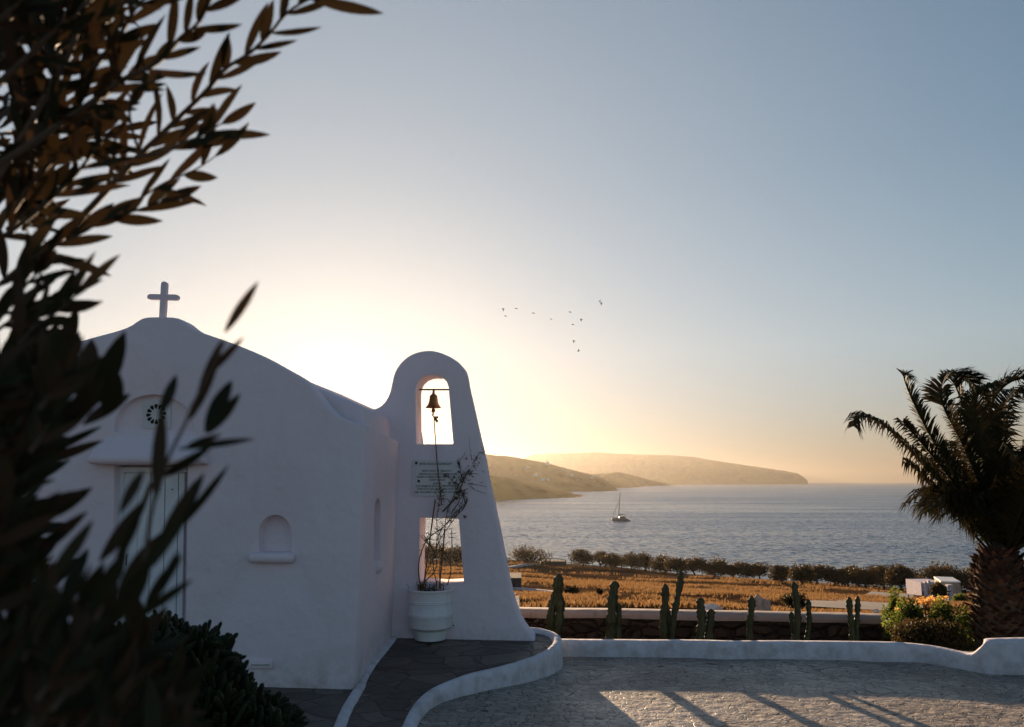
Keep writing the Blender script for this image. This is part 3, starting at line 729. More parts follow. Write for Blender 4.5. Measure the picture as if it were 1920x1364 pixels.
def leafcloud(m, c, r, nn, L, flat=1.):
    for _ in range(nn):
        d = Vector((random.gauss(0, 1), random.gauss(0, 1), random.gauss(0, 1)*flat)); q = c+d*r*.5
        m.leaf(q, Vector((random.gauss(0, 1), random.gauss(0, 1), random.gauss(0, .8))), Vector((random.gauss(0, 1), random.gauss(0, 1), random.gauss(0, 1))), L*random.uniform(.6, 1.3), L*.55, .2, 3)
for (x, y, r, nn) in [(1310, 600, .05, 22), (1450, 480, .06, 24), (1560, 360, .05, 18), (1640, 230, .045, 14), (1690, 110, .03, 9), (1180, 560, .03, 9), (1180, 730, .035, 12), (1060, 760, .02, 6), (1180, 1010, .04, 20), (900, 1060, .04, 16), (870, 900, .03, 9), (1260, 1180, .03, 8), (970, 590, .02, 6), (1240, 330, .025, 6), (820, 1190, .02, 5), (1520, 560, .03, 8), (1380, 240, .03, 6)]:
    leafcloud(m, P(750+x/11.3, 840+y/11.3, YP), r, nn, .026)
for (x, y, r, nn) in [(678, 205, .02, 8)]: leafcloud(m, P(640+x/2.94, 900+y/2.94, YP), r, nn, .025)
m.build('dry_leaves', 'dry_bud', plant)
m = MB()
for _ in range(46):
    a = random.uniform(-1, 1); q = P(808+a*26, 1104+random.uniform(-14, 3)*(1-.3*abs(a)), YP+random.uniform(-.08, .1))
    leafcloud(m, q, .02, 3, .03)
    m.tube([Vector((q.x, q.y, pc.z+prof[-1][1])), q], .003, 4)
m.build('basal_leaves', 'dry_bud', plant)

# ------------------------------------------------------------------ cacti
def cactus_col(m, top, basep, w, seedv, ribs=6):
    n = 60; rows = []
    for i in range(n+1):
        t = i/n; c = basep.lerp(top, t)+Vector((noise.noise(Vector((seedv, t*2.5, 0)))*w*.35, noise.noise(Vector((seedv, t*2.5, 9)))*w*.3, 0))
        r = w*.34*(1+.16*noise.noise(Vector((seedv*3, t*6, 1)))+.13*math.sin(t*30+seedv))*(.86 if t < .1 else 1)
        if t > .93: r *= math.sqrt(max(.02, 1-((t-.93)/.07)**2))
        rows.append([c+Vector((math.cos(a), math.sin(a), 0))*r*(1+.26*math.cos(ribs*a)*(1+.5*math.sin(t*95+a*2))+.12*noise.noise(Vector((seedv*5+a, t*22, a)))) for a in [2*math.pi*k/24 for k in range(24)]])
    m.quadstrip(rows, True, True)
cacti = [
 (11.2, 'two stemmed cactus beside the kerb end, nearest the bell wall', [((1048, 1075), (1041, 1240), 21), ((1037, 1109), (1030, 1240), 17)]),
 (11.1, 'thick leaning cactus stem with one short stem on its right', [((1150, 1090), (1143, 1240), 21), ((1160, 1131), (1158, 1240), 13)]),
 (11.0, 'cactus with a tall stem slanting up to the right and short stub between', [((1247, 1094), (1243, 1240), 16), ((1277, 1072), (1250, 1225), 14), ((1254, 1140), (1252, 1240), 11)]),
 (11.0, 'lumpy short cactus with pale bulging arm in front of white boulder', [((1315, 1121), (1311, 1240), 19), ((1333, 1142), (1322, 1240), 17), ((1326, 1150), (1325, 1235), 12)]),
 (11.0, 'single slender yellowish cactus column in front of the reddish boulder', [((1406, 1118), (1402, 1240), 15)]),
 (10.9, 'straight tall cactus column flanked by two shorter thin stems', [((1492, 1091), (1496, 1240), 15), ((1484, 1147), (1487, 1240), 10), ((1515, 1124), (1513, 1240), 11)]),
 (10.9, 'dark cactus of two equal stems pressed close together', [((1594, 1119), (1594, 1240), 13), ((1608, 1118), (1604, 1240), 12)])]
for i, (Y, lab, cs) in enumerate(cacti):
    b = P(cs[0][1][0], 1240, Y); e = empty('column_cactus', (b.x, b.y, -.88), lab, 'cactus', 'column cacti in the bed behind the low wall')
    for j, (t, bb, w) in enumerate(cs):
        B = P(bb[0], bb[1], Y); B.z = -.9; m = MB(); cactus_col(m, P(t[0], t[1], Y+.05*j), B, PX(w, 0, Y), i*3.1+j); m.build('stem', 'cactus_skin', e, True, 0)

# ------------------------------------------------------------------ shoreline trees
def tree(name, base, H, W, lab, group, seedv, clumps=9, leafs=60, lsz=.5, mat='tree_leaf', trunk_h=.28, cat='tree'):
    random.seed(seedv); e = empty(name, base, lab, cat, group)
    ms = MB(); mc = MB(); th = H*trunk_h
    fork = base+Vector((random.uniform(-.1, .1)*W, 0, th)); ms.tube([base-Vector((0, 0, .4)), base.lerp(fork, .5)+Vector((W*.03, 0, 0)), fork], [H*.055, H*.045, H*.04], 7)
    for k in range(clumps):
        a = 2*math.pi*k/clumps+random.uniform(-.3, .3); rr = random.uniform(.35, 1.)*W*.42
        if k == 0: rr = 0
        hz = random.uniform(.38, .84)*H*(1-.25*(rr/(W*.5))**2)
        c = base+Vector((rr*math.cos(a), rr*math.sin(a)*.8, hz)); cr_ = W*random.uniform(.17, .26)+H*.07
        ms.tube([fork, fork.lerp(c, .5)+Vector((0, 0, -.05*H)), c], [H*.028, H*.02, H*.008], 5)
        for _ in range(leafs):
            d = Vector((random.gauss(0, 1), random.gauss(0, 1), random.gauss(0, .8))); d = d.normalized()*(random.random()**.45)
            q = c+Vector((d.x, d.y, d.z*.8))*cr_*1.15
            mc.leaf(q, Vector((random.gauss(0, 1), random.gauss(0, 1), random.gauss(.4, .8))), Vector((random.gauss(0, 1), random.gauss(0, 1), random.gauss(0, 1))), lsz*random.uniform(.6, 1.5), lsz*.55, .2, 2)
    ms.build('trunk', 'bark', e); mc.build('crown', mat, e, False)
    return e
tl = [(993, 1034, 1060, 33, 'broad domed bush at the left end of the shoreline row, beside the terrace'),
 (1092, 1036, 1063, 19, 'round crowned shoreline tree standing alone with water showing on both sides'),
 (1126, 1034, 1063, 15, 'small airy tree with bare leaning trunk right of the lone round one'),
 (1148, 1043, 1069, 20, 'low spreading tree under the airy leaning one'),
 (1181, 1041, 1070, 21, 'dense tree in the middle of the group left of the water gap'),
 (1209, 1040, 1072, 17, 'last tree before the bright water gap in the row'),
 (1245, 1046, 1078, 19, 'first tree right of the bright water gap in the row'),
 (1271, 1047, 1080, 18, 'second tree right of the bright water gap'),
 (1303, 1049, 1082, 19, 'third tree right of the bright water gap'),
 (1340, 1049, 1084, 21, 'tallest tree in the middle of the second shoreline group'),
 (1372, 1057, 1086, 17, 'low tree directly right of the tallest in the second group'),
 (1400, 1055, 1088, 17, 'second to last tree of the second shoreline group'),
 (1424, 1057, 1089, 15, 'tree with ragged right edge ending the second shoreline group'),
 (1467, 1063, 1095, 16, 'small upright tree alone between two gaps of water'),
 (1504, 1060, 1099, 20, 'first tree of the dark third group beside the lone upright one'),
 (1529, 1060, 1099, 18, 'second tree of the dark third shoreline group'),
 (1563, 1063, 1102, 17, 'third tree of the dark third shoreline group'),
 (1591, 1062, 1105, 17, 'fourth tree of the dark third shoreline group'),
 (1622, 1063, 1108, 20, 'fifth tree of the dark third shoreline group'),
 (1655, 1066, 1108, 18, 'sixth tree of the dark third shoreline group'),
 (1690, 1060, 1112, 21, 'tall dark tree just left of the white house'),
 (1720, 1068, 1108, 12, 'scraggly thin tree against the sea beside the white house'),
 (1760, 1066, 1112, 26, 'dark wide tree behind the white house roof'),
 (1798, 1065, 1112, 26, 'dark wide tree above the ochre stone gable'),
 (1836, 1066, 1112, 24, 'dark tree partly hidden by the palm trunk'),
 (804, 1023, 1058, 24, 'leftmost tree seen through the square opening of the bell wall'),
 (834, 1028, 1060, 16, 'middle tree seen through the square opening of the bell wall'),
 (858, 1029, 1062, 20, 'rightmost tree seen through the square opening of the bell wall')]
for i, (px, yt, yb, hw, lab) in enumerate(tl):
    g = on_land(px, yb); Hh = (P(px, yt-2, g.y).z-g.z); W = PX(hw*2.2, 0, g.y)
    ms_ = 6 if hw < 16 else 9
    tree('shoreline_bush' if i == 0 else 'shoreline_tree', g, Hh*1.03, W, lab, 'trees along the shore', 100+i, ms_+2 if i != 2 else 5, 210 if i != 21 else 40, max(.5, Hh*.10), trunk_h=.10 if i in (0, 22, 23, 24) else .26, cat='bush' if i == 0 else 'tree')

# tiny palm left of the bush
def palm_small(px, yt, yb, lab):
    g = on_land(px, yb); Hh = P(px, yt, g.y).z-g.z; e = empty('small_palm', g, lab, 'palm tree'); random.seed(5)
    m = MB(); m.tube([g-Vector((0, 0, .3)), g+Vector((0, 0, Hh*.6))], [Hh*.06, Hh*.05], 7); m.build('trunk', 'bark', e)
    m = MB(); c = g+Vector((0, 0, Hh*.6))
    for k in range(16):
        a = 2*math.pi*k/16; d = Vector((math.cos(a), math.sin(a), 0)); pts = [c, c+d*Hh*.25+Vector((0, 0, Hh*.3)), c+d*Hh*.55+Vector((0, 0, Hh*.28)), c+d*Hh*.75+Vector((0, 0, Hh*.05))]
        for a_, b_ in zip(pts, pts[1:]):
            for t in (0, .33, .66):
                q = a_.lerp(b_, t)
                for s_ in (-1, 1): m.blade(q, q+d*Hh*.1+Vector((-d.y, d.x, 0))*s_*Hh*.12-Vector((0, 0, Hh*.08)), Hh*.02)
        m.tube(pts, Hh*.012, 4)
    m.build('crown', 'palm_leaf', e, False)
palm_small(949, 1045, 1060, 'tiny distant palm by the sea just right of the bell wall edge')

# ------------------------------------------------------------------ field: grass, walls, sheds, rocks, road
random.seed(21)
m = MB(); cnt = 0
while cnt < 30000:
    px = random.uniform(770, 1800); D = 22*math.exp(random.random()**.8*math.log(235/22)); 
    X = (px-960)/FPX*D*1.01; z = terrain_z(X, D)
    if z < SEA+.5: continue
    cl = noise.noise(Vector((X*.04, D*.085, 2)))+.5*noise.noise(Vector((X*.25, D*.4, 7)))
    if cl < .15+random.uniform(-.12, .12)+max(0, (D-110)/250): continue  # grass thins towards the shore: bare dark ground stands in for tree shade
    if px > 1600 and random.random() < .5: continue
    h = random.uniform(.10, .30)*(.6+D/90.); b = Vector((X, D, z-.02)); cnt += 1
    for _ in range(4):
        a = random.uniform(0, 6.28); q = b+Vector((random.uniform(-.25, .25)*(1+D/80), random.uniform(-.2, .2), 0))
        m.blade(q, q+Vector((math.cos(a)*h*.5, math.sin(a)*h*.4, h)), .035+D*.0006)
tag(m.build('dry_grass', 'dry_grass', smooth=False), kind='stuff')
def strip(name, pts, w, h, mat, lab, cat, kind=None):
    g = [on_land(x, y) for x, y in pts]
    f = []
    for a, b in zip(g, g[1:]):
        nseg = 6
        for k in range(nseg): f.append(a.lerp(b, k/nseg))
    f.append(g[-1]); rows = []
    for i, p in enumerate(f):
        d = f[min(i+1, len(f)-1)]-f[max(i-1, 0)]; d.z = 0; d.normalize(); s = Vector((-d.y, d.x, 0))*w/2
        q = [p-s, p+s]; 
        if h > 0:
            z0 = [terrain_z(v.x, v.y) for v in q]
            rows.append([Vector((q[0].x, q[0].y, z0[0]-.5)), Vector((q[0].x, q[0].y, p.z+h)), Vector((q[1].x, q[1].y, p.z+h)), Vector((q[1].x, q[1].y, z0[1]-.5))])
        else:
            rows.append([Vector((lerp(q[0].x, q[1].x, t), lerp(q[0].y, q[1].y, t), terrain_z(lerp(q[0].x, q[1].x, t), lerp(q[0].y, q[1].y, t))+.12)) for t in (0, .25, .5, .75, 1)])
    mm = MB(); mm.quadstrip(rows, h > 0, h > 0); o = mm.build(name, mat, ang=40)
    return tag(o, lab, cat, None, kind)
strip('field_wall', [(900, 1075), (950, 1067), (985, 1061), (1012, 1060)], .5, .5, 'low_plaster', 'pale low wall crossing the field below the shoreline bush', 'wall')
strip('field_wall', [(930, 1103), (975, 1107), (1020, 1111), (1050, 1114)], .3, .18, 'low_plaster', 'thin pale wall running right from the dark stone shed', 'wall')
strip('field_wall', [(930, 1123), (965, 1119), (1010, 1116), (1040, 1114)], .3, .18, 'low_plaster', 'thin pale wall meeting the shed wall from below', 'wall')
strip('road', [(1588, 1146), (1625, 1137), (1650, 1128), (1668, 1118), (1690, 1112)], 6., 0, 'track', None, None, 'structure')
def house(name, x0, x1, yt, yb, Y, depth, mat, lab, wins=(), rz=0., cat='house', roof_mat=None, tap=1.):
    xm = (x0+x1)/2; b = P(xm, yb, Y); t = P(xm, yt, Y); w = (P(x1, yb, Y)-P(x0, yb, Y)).length; h = t.z-b.z
    e = empty(name, b, lab, cat)
    mm = MB(); mm.box(b+Vector((0, depth/2, h/2-1.5)), (w, depth, h+3), rz, tap)
    ww = mm.build('wall', mat, e, False)
    if roof_mat:
        mm = MB(); mm.box(b+Vector((0, depth/2, h+.08)), (w*1.04, depth*1.03, .16), rz, .98); mm.build('roof', roof_mat, e, False)
    for (wx, wy, sw_, sh_) in wins:
        q = P(wx, wy, Y-.0); mm = MB(); mm.box(q+Vector((0, -.05, 0)), (PX(sw_, 0, Y), .16, PX(sh_, 0, Y)), rz); mm.build('window', 'window_dark', e, False)
    return e
house('stone_shed', 936, 978, 1084, 1116, 62, 3.5, 'shed_stone', 'small dark stone shed half hidden behind the bell wall foot', [(964, 1101, 3, 12)], 0, 'shed')
house('seaside_terrace', 1014, 1062, 1053, 1062, on_land(1040, 1062).y, 5, 'shed_stone', 'low stone seaside terrace with railing right of the domed bush', [], 0, 'terrace')
tb = [o for o in col.objects if o.name == 'seaside_terrace'][0]; Yt = tb.location.y
m = MB()
for x in range(1018, 1062, 7): m.tube([P(x, 1054, Yt+.5), P(x, 1049, Yt+.5)], .09, 5)
m.tube([P(1016, 1048.5, Yt+.5), P(1040, 1047, Yt+.5), P(1062, 1051, Yt+.5)], .1, 5); m.build('railing', 'weathered_wood', tb, False)
# utility pole seen through the opening
g = on_land(848, 1064); e = empty('utility_pole', g, 'thin pole with crossarms seen through the opening of the bell wall', 'pole')
m = MB(); m.tube([g, P(847, 994, g.y)], PX(.9, 0, g.y), 6); m.build('post', 'weathered_wood', e)
for y in (1001, 1008): m = MB(); m.tube([P(841, y, g.y), P(854, y, g.y)], PX(.6, 0, g.y), 5); m.build('crossarm', 'weathered_wood', e)
# white house group on the right
h1 = house('white_house', 1727, 1772, 1092, 1130, 120, 4, 'plaster', 'white flat roofed cube house behind the garden shrubs', [(1730.5, 1113, 4, 7), (1752, 1112, 3.5, 8)], R(4))
m = MB(); q = P(1741, 1091, 119.5); m.box(q+Vector((0, 0, -1.6)), (.35, .5, 3.6)); m.build('buttress', 'plaster', h1, False)
m = MB(); q = P(1734, 1091, 119.5); m.box(q+Vector((0, 0, -1.6)), (.35, .5, 3.2)); m.build('buttress', 'plaster', h1, False)
house('ochre_gable_house', 1784, 1816, 1093, 1135, 100, 5, 'limestone', 'stone outbuilding with pale slab roof beside the white house', [(1806, 1110, 9, 8)], R(-20), roof_mat='far_white')
e = empty('white_chimney', P(1779, 1128, 98), 'tapering white chimney stack between the white house and stone outbuilding', 'chimney')
m = MB(); b = P(1779, 1128, 98); t = P(1779, 1098, 98); m.box((b+t)/2-Vector((0, 0, .8)), (PX(12, 0, 98), 1., t.z-b.z+1.6), 0, .72); o = m.build('stack', 'plaster', e, False)
m = MB(); m.box(t+Vector((0, 0, .04)), (PX(10, 0, 98), .9, .12)); m.build('coping', 'plaster', e, False)

def rock(px, yt, yb, w, Y, mat, lab, seedv):
    b = P(px, yb, Y); h = P(px, yt, Y).z-b.z; W = PX(w, 0, Y)
    bm = bmesh.new(); bmesh.ops.create_icosphere(bm, subdivisions=4, radius=1)
    for v in bm.verts:
        n_ = noise.fractal(v.co*1.3+Vector((seedv, 0, 0)), .8, 2., 4)*.35+noise.cell(v.co*2.+Vector((seedv, 0, 0)))*.06; v.co *= 1+n_
        v.co = Vector((v.co.x*W*.5, v.co.y*W*.4, v.co.z*h*.62+h*.35))
    me = bpy.data.meshes.new('boulder'); bm.to_mesh(me); bm.free(); me.materials.append(MATS[mat])
    o = bpy.data.objects.new('boulder', me); col.objects.link(o); o.location = b
    return tag(o, lab, 'boulder', None)
rock(1424, 1120, 1152, 40, 15., 'boulder', 'large rounded reddish boulder behind the garden wall', 1.)
rock(1335, 1134, 1150, 34, 15., 'pale_boulder', 'pale flat boulder behind the lumpy cactus', 4.)
rock(1643, 1142, 1150, 9, 14., 'pale_boulder', 'small yellowish stone at the end of the garden wall cap', 8.)
rock(1658, 1145, 1153, 10, 13.8, 'pale_boulder', 'small yellowish stone nearest the green garden bush', 6.)

# ------------------------------------------------------------------ garden bushes
def bush(name, px, yt, yb, w, Y, lab, mat, nn, L, seedv, zb=None, flat=1., cat='bush', skirt=True, group=None):
    random.seed(seedv); b = P(px, yb, Y); b.z = zb if zb is not None else b.z
    H = P(px, yt, Y).z-b.z; W = PX(w, 0, Y); e = empty(name, b, lab, cat, group)
    ms, mc = MB(), MB()
    lobes = []
    for k in range(9):
        a = random.uniform(0, 6.28); r = random.uniform(0, .36)*W
        lobes.append((b+Vector((r*math.cos(a)*1.15, r*math.sin(a)*.7, H*random.uniform(.45, .82)*(1-(r/W)**2))), W*random.uniform(.10, .2)))
    for c, r in lobes:
        ms.tube([b+Vector((random.uniform(-.05, .05), 0, -.05)), b.lerp(c, .5)+Vector((0, 0, -.03)), c], [.02*H, .014*H, .006*H], 5)
        for _ in range(nn//9):
            d = Vector((random.gauss(0, 1), random.gauss(0, 1), random.gauss(0, 1))).normalized()*(random.random()**.4)
            q = c+Vector((d.x*r*1.35, d.y*r*1.2, d.z*H*.28*flat))
            mc.leaf(q, Vector((random.gauss(0, 1), random.gauss(0, 1), random.gauss(.5, .7))), Vector((random.gauss(0, 1), random.gauss(0, 1), random.gauss(0, 1))), L*random.uniform(.6, 1.4), L*.5, .2, 2)
    ms.build('branches', 'bark', e); mc.build('foliage', mat, e, False)
    return e
bush('garden_bush', 1710, 1128, 1230, 110, 11.8, 'leafy green garden bush, the widest, behind the low wall', 'garden_leaf', 3600, .055, 31, -.85)
bush('garden_bush', 1680, 1104, 1230, 42, 12.2, 'upright bright green bush standing at the left of the widest one', 'garden_leaf', 1400, .05, 32, -.85)
bush('garden_bush', 1790, 1125, 1230, 90, 11.6, 'green bush growing against the palm trunk', 'garden_leaf', 2600, .05, 33, -.85)
bush('garden_bush', 1745, 1165, 1232, 150, 10.9, 'dark low shrub filling the bed under the green bushes', 'tree_leaf', 3800, .06, 34, -.85)
bush('field_bush', 1490, 1112, 1152, 50, 16., 'round sunlit bush behind the tall straight cactus', 'tree_leaf', 1500, .06, 35)
bush('field_bush', 1072, 1100, 1122, 36, 45., 'scrubby grey bush in the golden field right of the first cactus', 'tree_leaf', 900, .14, 36)
bush('field_bush', 1122, 1104, 1120, 16, 48., 'small scrubby tuft in the golden field left of the leaning cactus', 'tree_leaf', 400, .13, 37)
bush('house_bush', 1765, 1093, 1130, 30, 95., 'dark round bush growing against the white house front', 'tree_leaf', 1300, .35, 38)
bush('house_bush', 1800, 1112, 1140, 34, 70., 'green bush below the stone outbuilding', 'garden_leaf', 1100, .2, 39)
# flower clumps, dried yellow heads
def flowers(px, py, w, h, Y, nn, lab, seedv):
    random.seed(seedv); b = P(px, py+h*3, Y); b.z = -.86; e = empty('flowering_plant', b, lab, 'plant', None); m = MB(); ms = MB()
    for _ in range(nn):
        q = P(px+random.gauss(0, w*.28), py+random.gauss(0, h*.28), Y+random.uniform(-.2, .2))
        for _ in range(7): m.leaf(q, Vector((random.gauss(0, 1), random.gauss(0, 1), abs(random.gauss(.5, .6)))), Vector((random.gauss(0, 1), random.gauss(0, 1), 0)), .032, .022, .2, 2)
        if random.random() < .3: ms.tube([b+Vector((random.uniform(-.1, .1), 0, 0)), b.lerp(q, .6), q], [.008, .006, .003], 4)
    m.build('flowers', 'flower', e, False); ms.build('stems', 'twig', e)
flowers(1742, 1128, 40, 12, 12., 90, 'clump of glowing yellow flower heads in front of the white house', 41)
flowers(1722, 1132, 14, 9, 12., 26, 'small yellow flower heads at the left end of the glowing clump', 42)
flowers(1770, 1122, 14, 4, 12., 22, 'little yellow flower patch below the white chimney', 43)
flowers(1684, 1144, 12, 6, 11.9, 18, 'orange flower heads on the upright bright green bush', 44)

# ------------------------------------------------------------------ big date palm
random.seed(77)
YB = 10.9; pbse = P(1886, 1200, YB); crown_c = P(1882, 1040, YB)
palm = empty('date_palm', (pbse.x, YB, -.88), 'big dark date palm with ragged fronds behind the low wall', 'palm tree')
m = MB(); prof = []
zt0, zt1 = -.95, crown_c.z+.05
m.lathe((pbse.x, YB, 0), [(.36, zt0), (.37, -.4), (.36, 0), (.32, .35), (.27, .65), (.2, zt1), (.05, zt1+.12)], 28); trunk = m.build('trunk', 'bark', palm)
m = MB()
for k in range(520):
    z = lerp(-.5, zt1+.02, (k/520)); a = k*2.39996; r = interp([(-.95, .36), (0, .36), (.35, .32), (.65, .27), (zt1, .2)], z)
    if math.sin(a) > .55: continue
    d = Vector((math.cos(a), math.sin(a), 0)); q = Vector((pbse.x, YB, z))+d*(r-.03); L_ = random.uniform(.07, .15)*(1.5 if random.random() < .12 else 1)
    up = (d*random.uniform(.5, .9)+Vector((0, 0, 1))*random.uniform(.3, .9)).normalized(); s = Vector((-d.y, d.x, 0))
    wv = random.uniform(.035, .055); th = .022
    rows = []
    for t, kk in ((0, 1.), (.5, .9), (.85, .6), (1, .25)):
        c = q+up*L_*t; nn = up.cross(s)
        rows.append([c-s*wv*kk-nn*th*kk*.3, c-nn*th*kk, c+s*wv*kk-nn*th*kk*.3, c+nn*th*kk])
    m.quadstrip(rows, True, True)
m.build('bark_scales', 'dry_boot', trunk, False)
def frond(pts3, leafL, droop=.5, density=1., start=.22, tipcurl=False):
    m = MB(); q = chaikin3(pts3, 2); nn = len(q); tot = sum((b-a).length for a, b in zip(q, q[1:]))
    m.tube(q, [.022*(1-.85*i/nn) for i in range(nn)], 5)
    N_ = int(tot*38*density); acc = [0]
    for a, b in zip(q, q[1:]): acc.append(acc[-1]+(b-a).length)
    roll = random.uniform(-.5, .5)
    for k in range(N_):
        t = start+(1-start)*k/N_; L = t*tot
        i = max(0, min(len(q)-2, next((j for j in range(len(acc)-1) if acc[j+1] >= L), len(q)-2))); f = (L-acc[i])/max(1e-6, acc[i+1]-acc[i])
        c = q[i].lerp(q[i+1], f); d = (q[i+1]-q[i]).normalized()
        side = d.cross(Vector((0, 0, 1)))
        if side.length < .2: side = d.cross(Vector((0, 1, 0)))
        side.normalize(); side.rotate(Matrix.Rotation(roll, 3, d)); up = side.cross(d)
        ll = leafL*(.55+.75*math.sin(math.pi*min(1, (t-start)/(1-start)*.8+.15)))*random.uniform(.8, 1.15)
        for sg in (-1, 1):
            v = (d*random.uniform(.6, .9)+side*sg*random.uniform(.6, .95)+up*random.uniform(.1, .45)).normalized()*ll
            mid = c+v*.5; tip = c+v+Vector((0, 0, -1))*ll*droop*random.uniform(.4, 1.2)
            sd_ = d*.014; b0 = len(m.v)
            m.v += [tuple(c-sd_*.7), tuple(c+sd_*.7), tuple(mid+sd_), tuple(mid-sd_), tuple(tip)]
            m.f += [(b0, b0+1, b0+2, b0+3), (b0+3, b0+2, b0+4)]
    return m
def pf(pts, dy=0.):
    nn = len(pts); return [P(x, y, YB+dy*(i/(nn-1))) for i, (x, y) in enumerate(pts)]
traced = [([(1872, 1050), (1838, 1000), (1790, 935), (1740, 880), (1700, 838), (1662, 800), (1630, 782), (1606, 778), (1600, 800)], -.5, .22, .9, 1),
 ([(1872, 1045), (1822, 950), (1775, 870), (1735, 800), (1708, 745), (1693, 705), (1697, 698), (1708, 712)], .3, .2, .15, 1.1),
 ([(1872, 1045), (1835, 975), (1785, 900), (1735, 838), (1705, 805), (1692, 790)], -.2, .26, .6, 1),
 ([(1876, 1045), (1848, 930), (1800, 820), (1768, 765), (1762, 725), (1782, 700), (1815, 700), (1838, 712)], .1, .24, .25, 1.4),
 ([(1880, 1045), (1862, 920), (1825, 800), (1796, 735), (1788, 712), (1800, 700), (1822, 715), (1835, 740)], .4, .26, .3, 1.4),
 ([(1884, 1045), (1868, 920), (1850, 820), (1858, 752), (1890, 715), (1935, 706), (2000, 725), (2060, 790)], -.3, .34, .35, 1.3),
 ([(1870, 1050), (1828, 1005), (1780, 950), (1740, 905), (1716, 878), (1700, 868)], .1, .26, 1., 1.2),
 ([(1870, 1052), (1835, 990), (1795, 940), (1770, 905), (1740, 870), (1722, 850)], .5, .28, .9, 1.2),
 ([(1886, 1045), (1880, 900), (1870, 800), (1885, 745), (1925, 728), (1980, 750)], .5, .36, .6, 1.2),
 ([(1884, 1045), (1875, 920), (1840, 830), (1825, 770), (1835, 735), (1860, 725)], -.6, .36, .7, 1.2),
 ([(1890, 1045), (1915, 950), (1960, 880), (2020, 830), (2080, 820)], .2, .36, .7, 1),
 ([(1890, 1045), (1905, 930), (1930, 850), (1950, 800), (1990, 780)], -.5, .36, .7, 1.2)]
for pts, dy, LL, dr, den in traced:
    frond(pf(pts, dy), LL*1.15, dr, den*1.35).build('frond', 'palm_leaf', palm, False)
for k in range(50):
    a = random.uniform(0, 2*math.pi); ca = math.cos(a); el = random.uniform(.6, 1.35); Lf = random.uniform(1.5, 2.35)
    if ca < -.35: Lf *= .62; el = max(el, .95)
    d = Vector((ca*math.cos(el), math.sin(a)*math.cos(el), math.sin(el))); o_ = Vector((crown_c.x+.03, YB, crown_c.z-.02))
    hd = Vector((ca, math.sin(a), 0)); pts = [o_, o_+d*Lf*.35, o_+d*Lf*.68+hd*Lf*.04, o_+d*Lf*.88+hd*Lf*.16-Vector((0, 0, .06*Lf)), o_+d*Lf*.92+hd*Lf*.34-Vector((0, 0, .24*Lf))]
    frond(pts, .36, .5, 1.25, .12).build('frond', 'palm_leaf', palm, False)

# ------------------------------------------------------------------ catamaran
c0 = Pz(1164, 977, SEA); s = c0.y/FPX
boat = empty('sailing_catamaran', c0, 'sailing catamaran with furled sail anchored in the bay', 'boat')
def bx(px, py, dy=0.): return P(px, py, c0.y+dy)
for dy in (-2.8, 2.8):
    m = MB(); rows = []
    for x, h, w in ((1147.3, 6., .15), (1150, 5.8, .7), (1158, 5.4, 1.), (1168, 5.2, 1.1), (1174, 4.6, 1.1), (1178, 2.6, 1.), (1181, 1.2, .8)):
        X = bx(x, 977).x; hz = h*s
        rows.append([Vector((X, c0.y+dy+q*w, SEA+z)) for q, z in ((-.5, -.6), (-1, hz*.5), (-1, hz), (1, hz), (1, hz*.5), (.5, -.6))])
    m.quadstrip(rows, True, True); m.build('hull', 'hull_white', boat, True, 30)
m = MB(); X = bx(1164, 970).x; m.box((X, c0.y, SEA+4.5*s), (22*s, 5., 1.*s)); m.build('deck', 'hull_white', boat, False)
m = MB(); m.box((bx(1166, 970).x, c0.y, SEA+6.4*s), (13*s, 4.4, 3.2*s), 0, .72); cab = m.build('cabin', 'hull_white', boat, False)
m = MB(); m.box((bx(1166, 970).x, c0.y-2.12, SEA+6.3*s), (10*s, .12, 1.1*s)); m.build('window', 'window_dark', cab, False)
m = MB(); m.box((bx(1171, 970).x, c0.y, SEA+8.6*s), (6*s, 4.2, .3*s)); m.build('bimini', 'sail_cover', boat, False)
mt = bx(1162.6, 925); mbse = bx(1159.8, 972)
m = MB(); m.tube([mbse, mt], [.30, .20], 7); m.build('mast', 'spar', boat)
m = MB(); m.tube([bx(1160, 966), bx(1165, 965.2), bx(1173, 964.8)], [.42, .38, .2], 8); m.build('furled_sail', 'sail_cover', boat)
m = MB(); m.tube([bx(1148, 971), bx(1160.5, 938)], .14, 5); m.build('forestay', 'spar', boat)
m = MB(); m.tube([mt, bx(1166, 968, 2.5)], .025, 4); m.build('shroud', 'spar', boat)
m = MB(); m.tube([mt, bx(1166, 968, -2.5)], .025, 4); m.build('shroud', 'spar', boat)

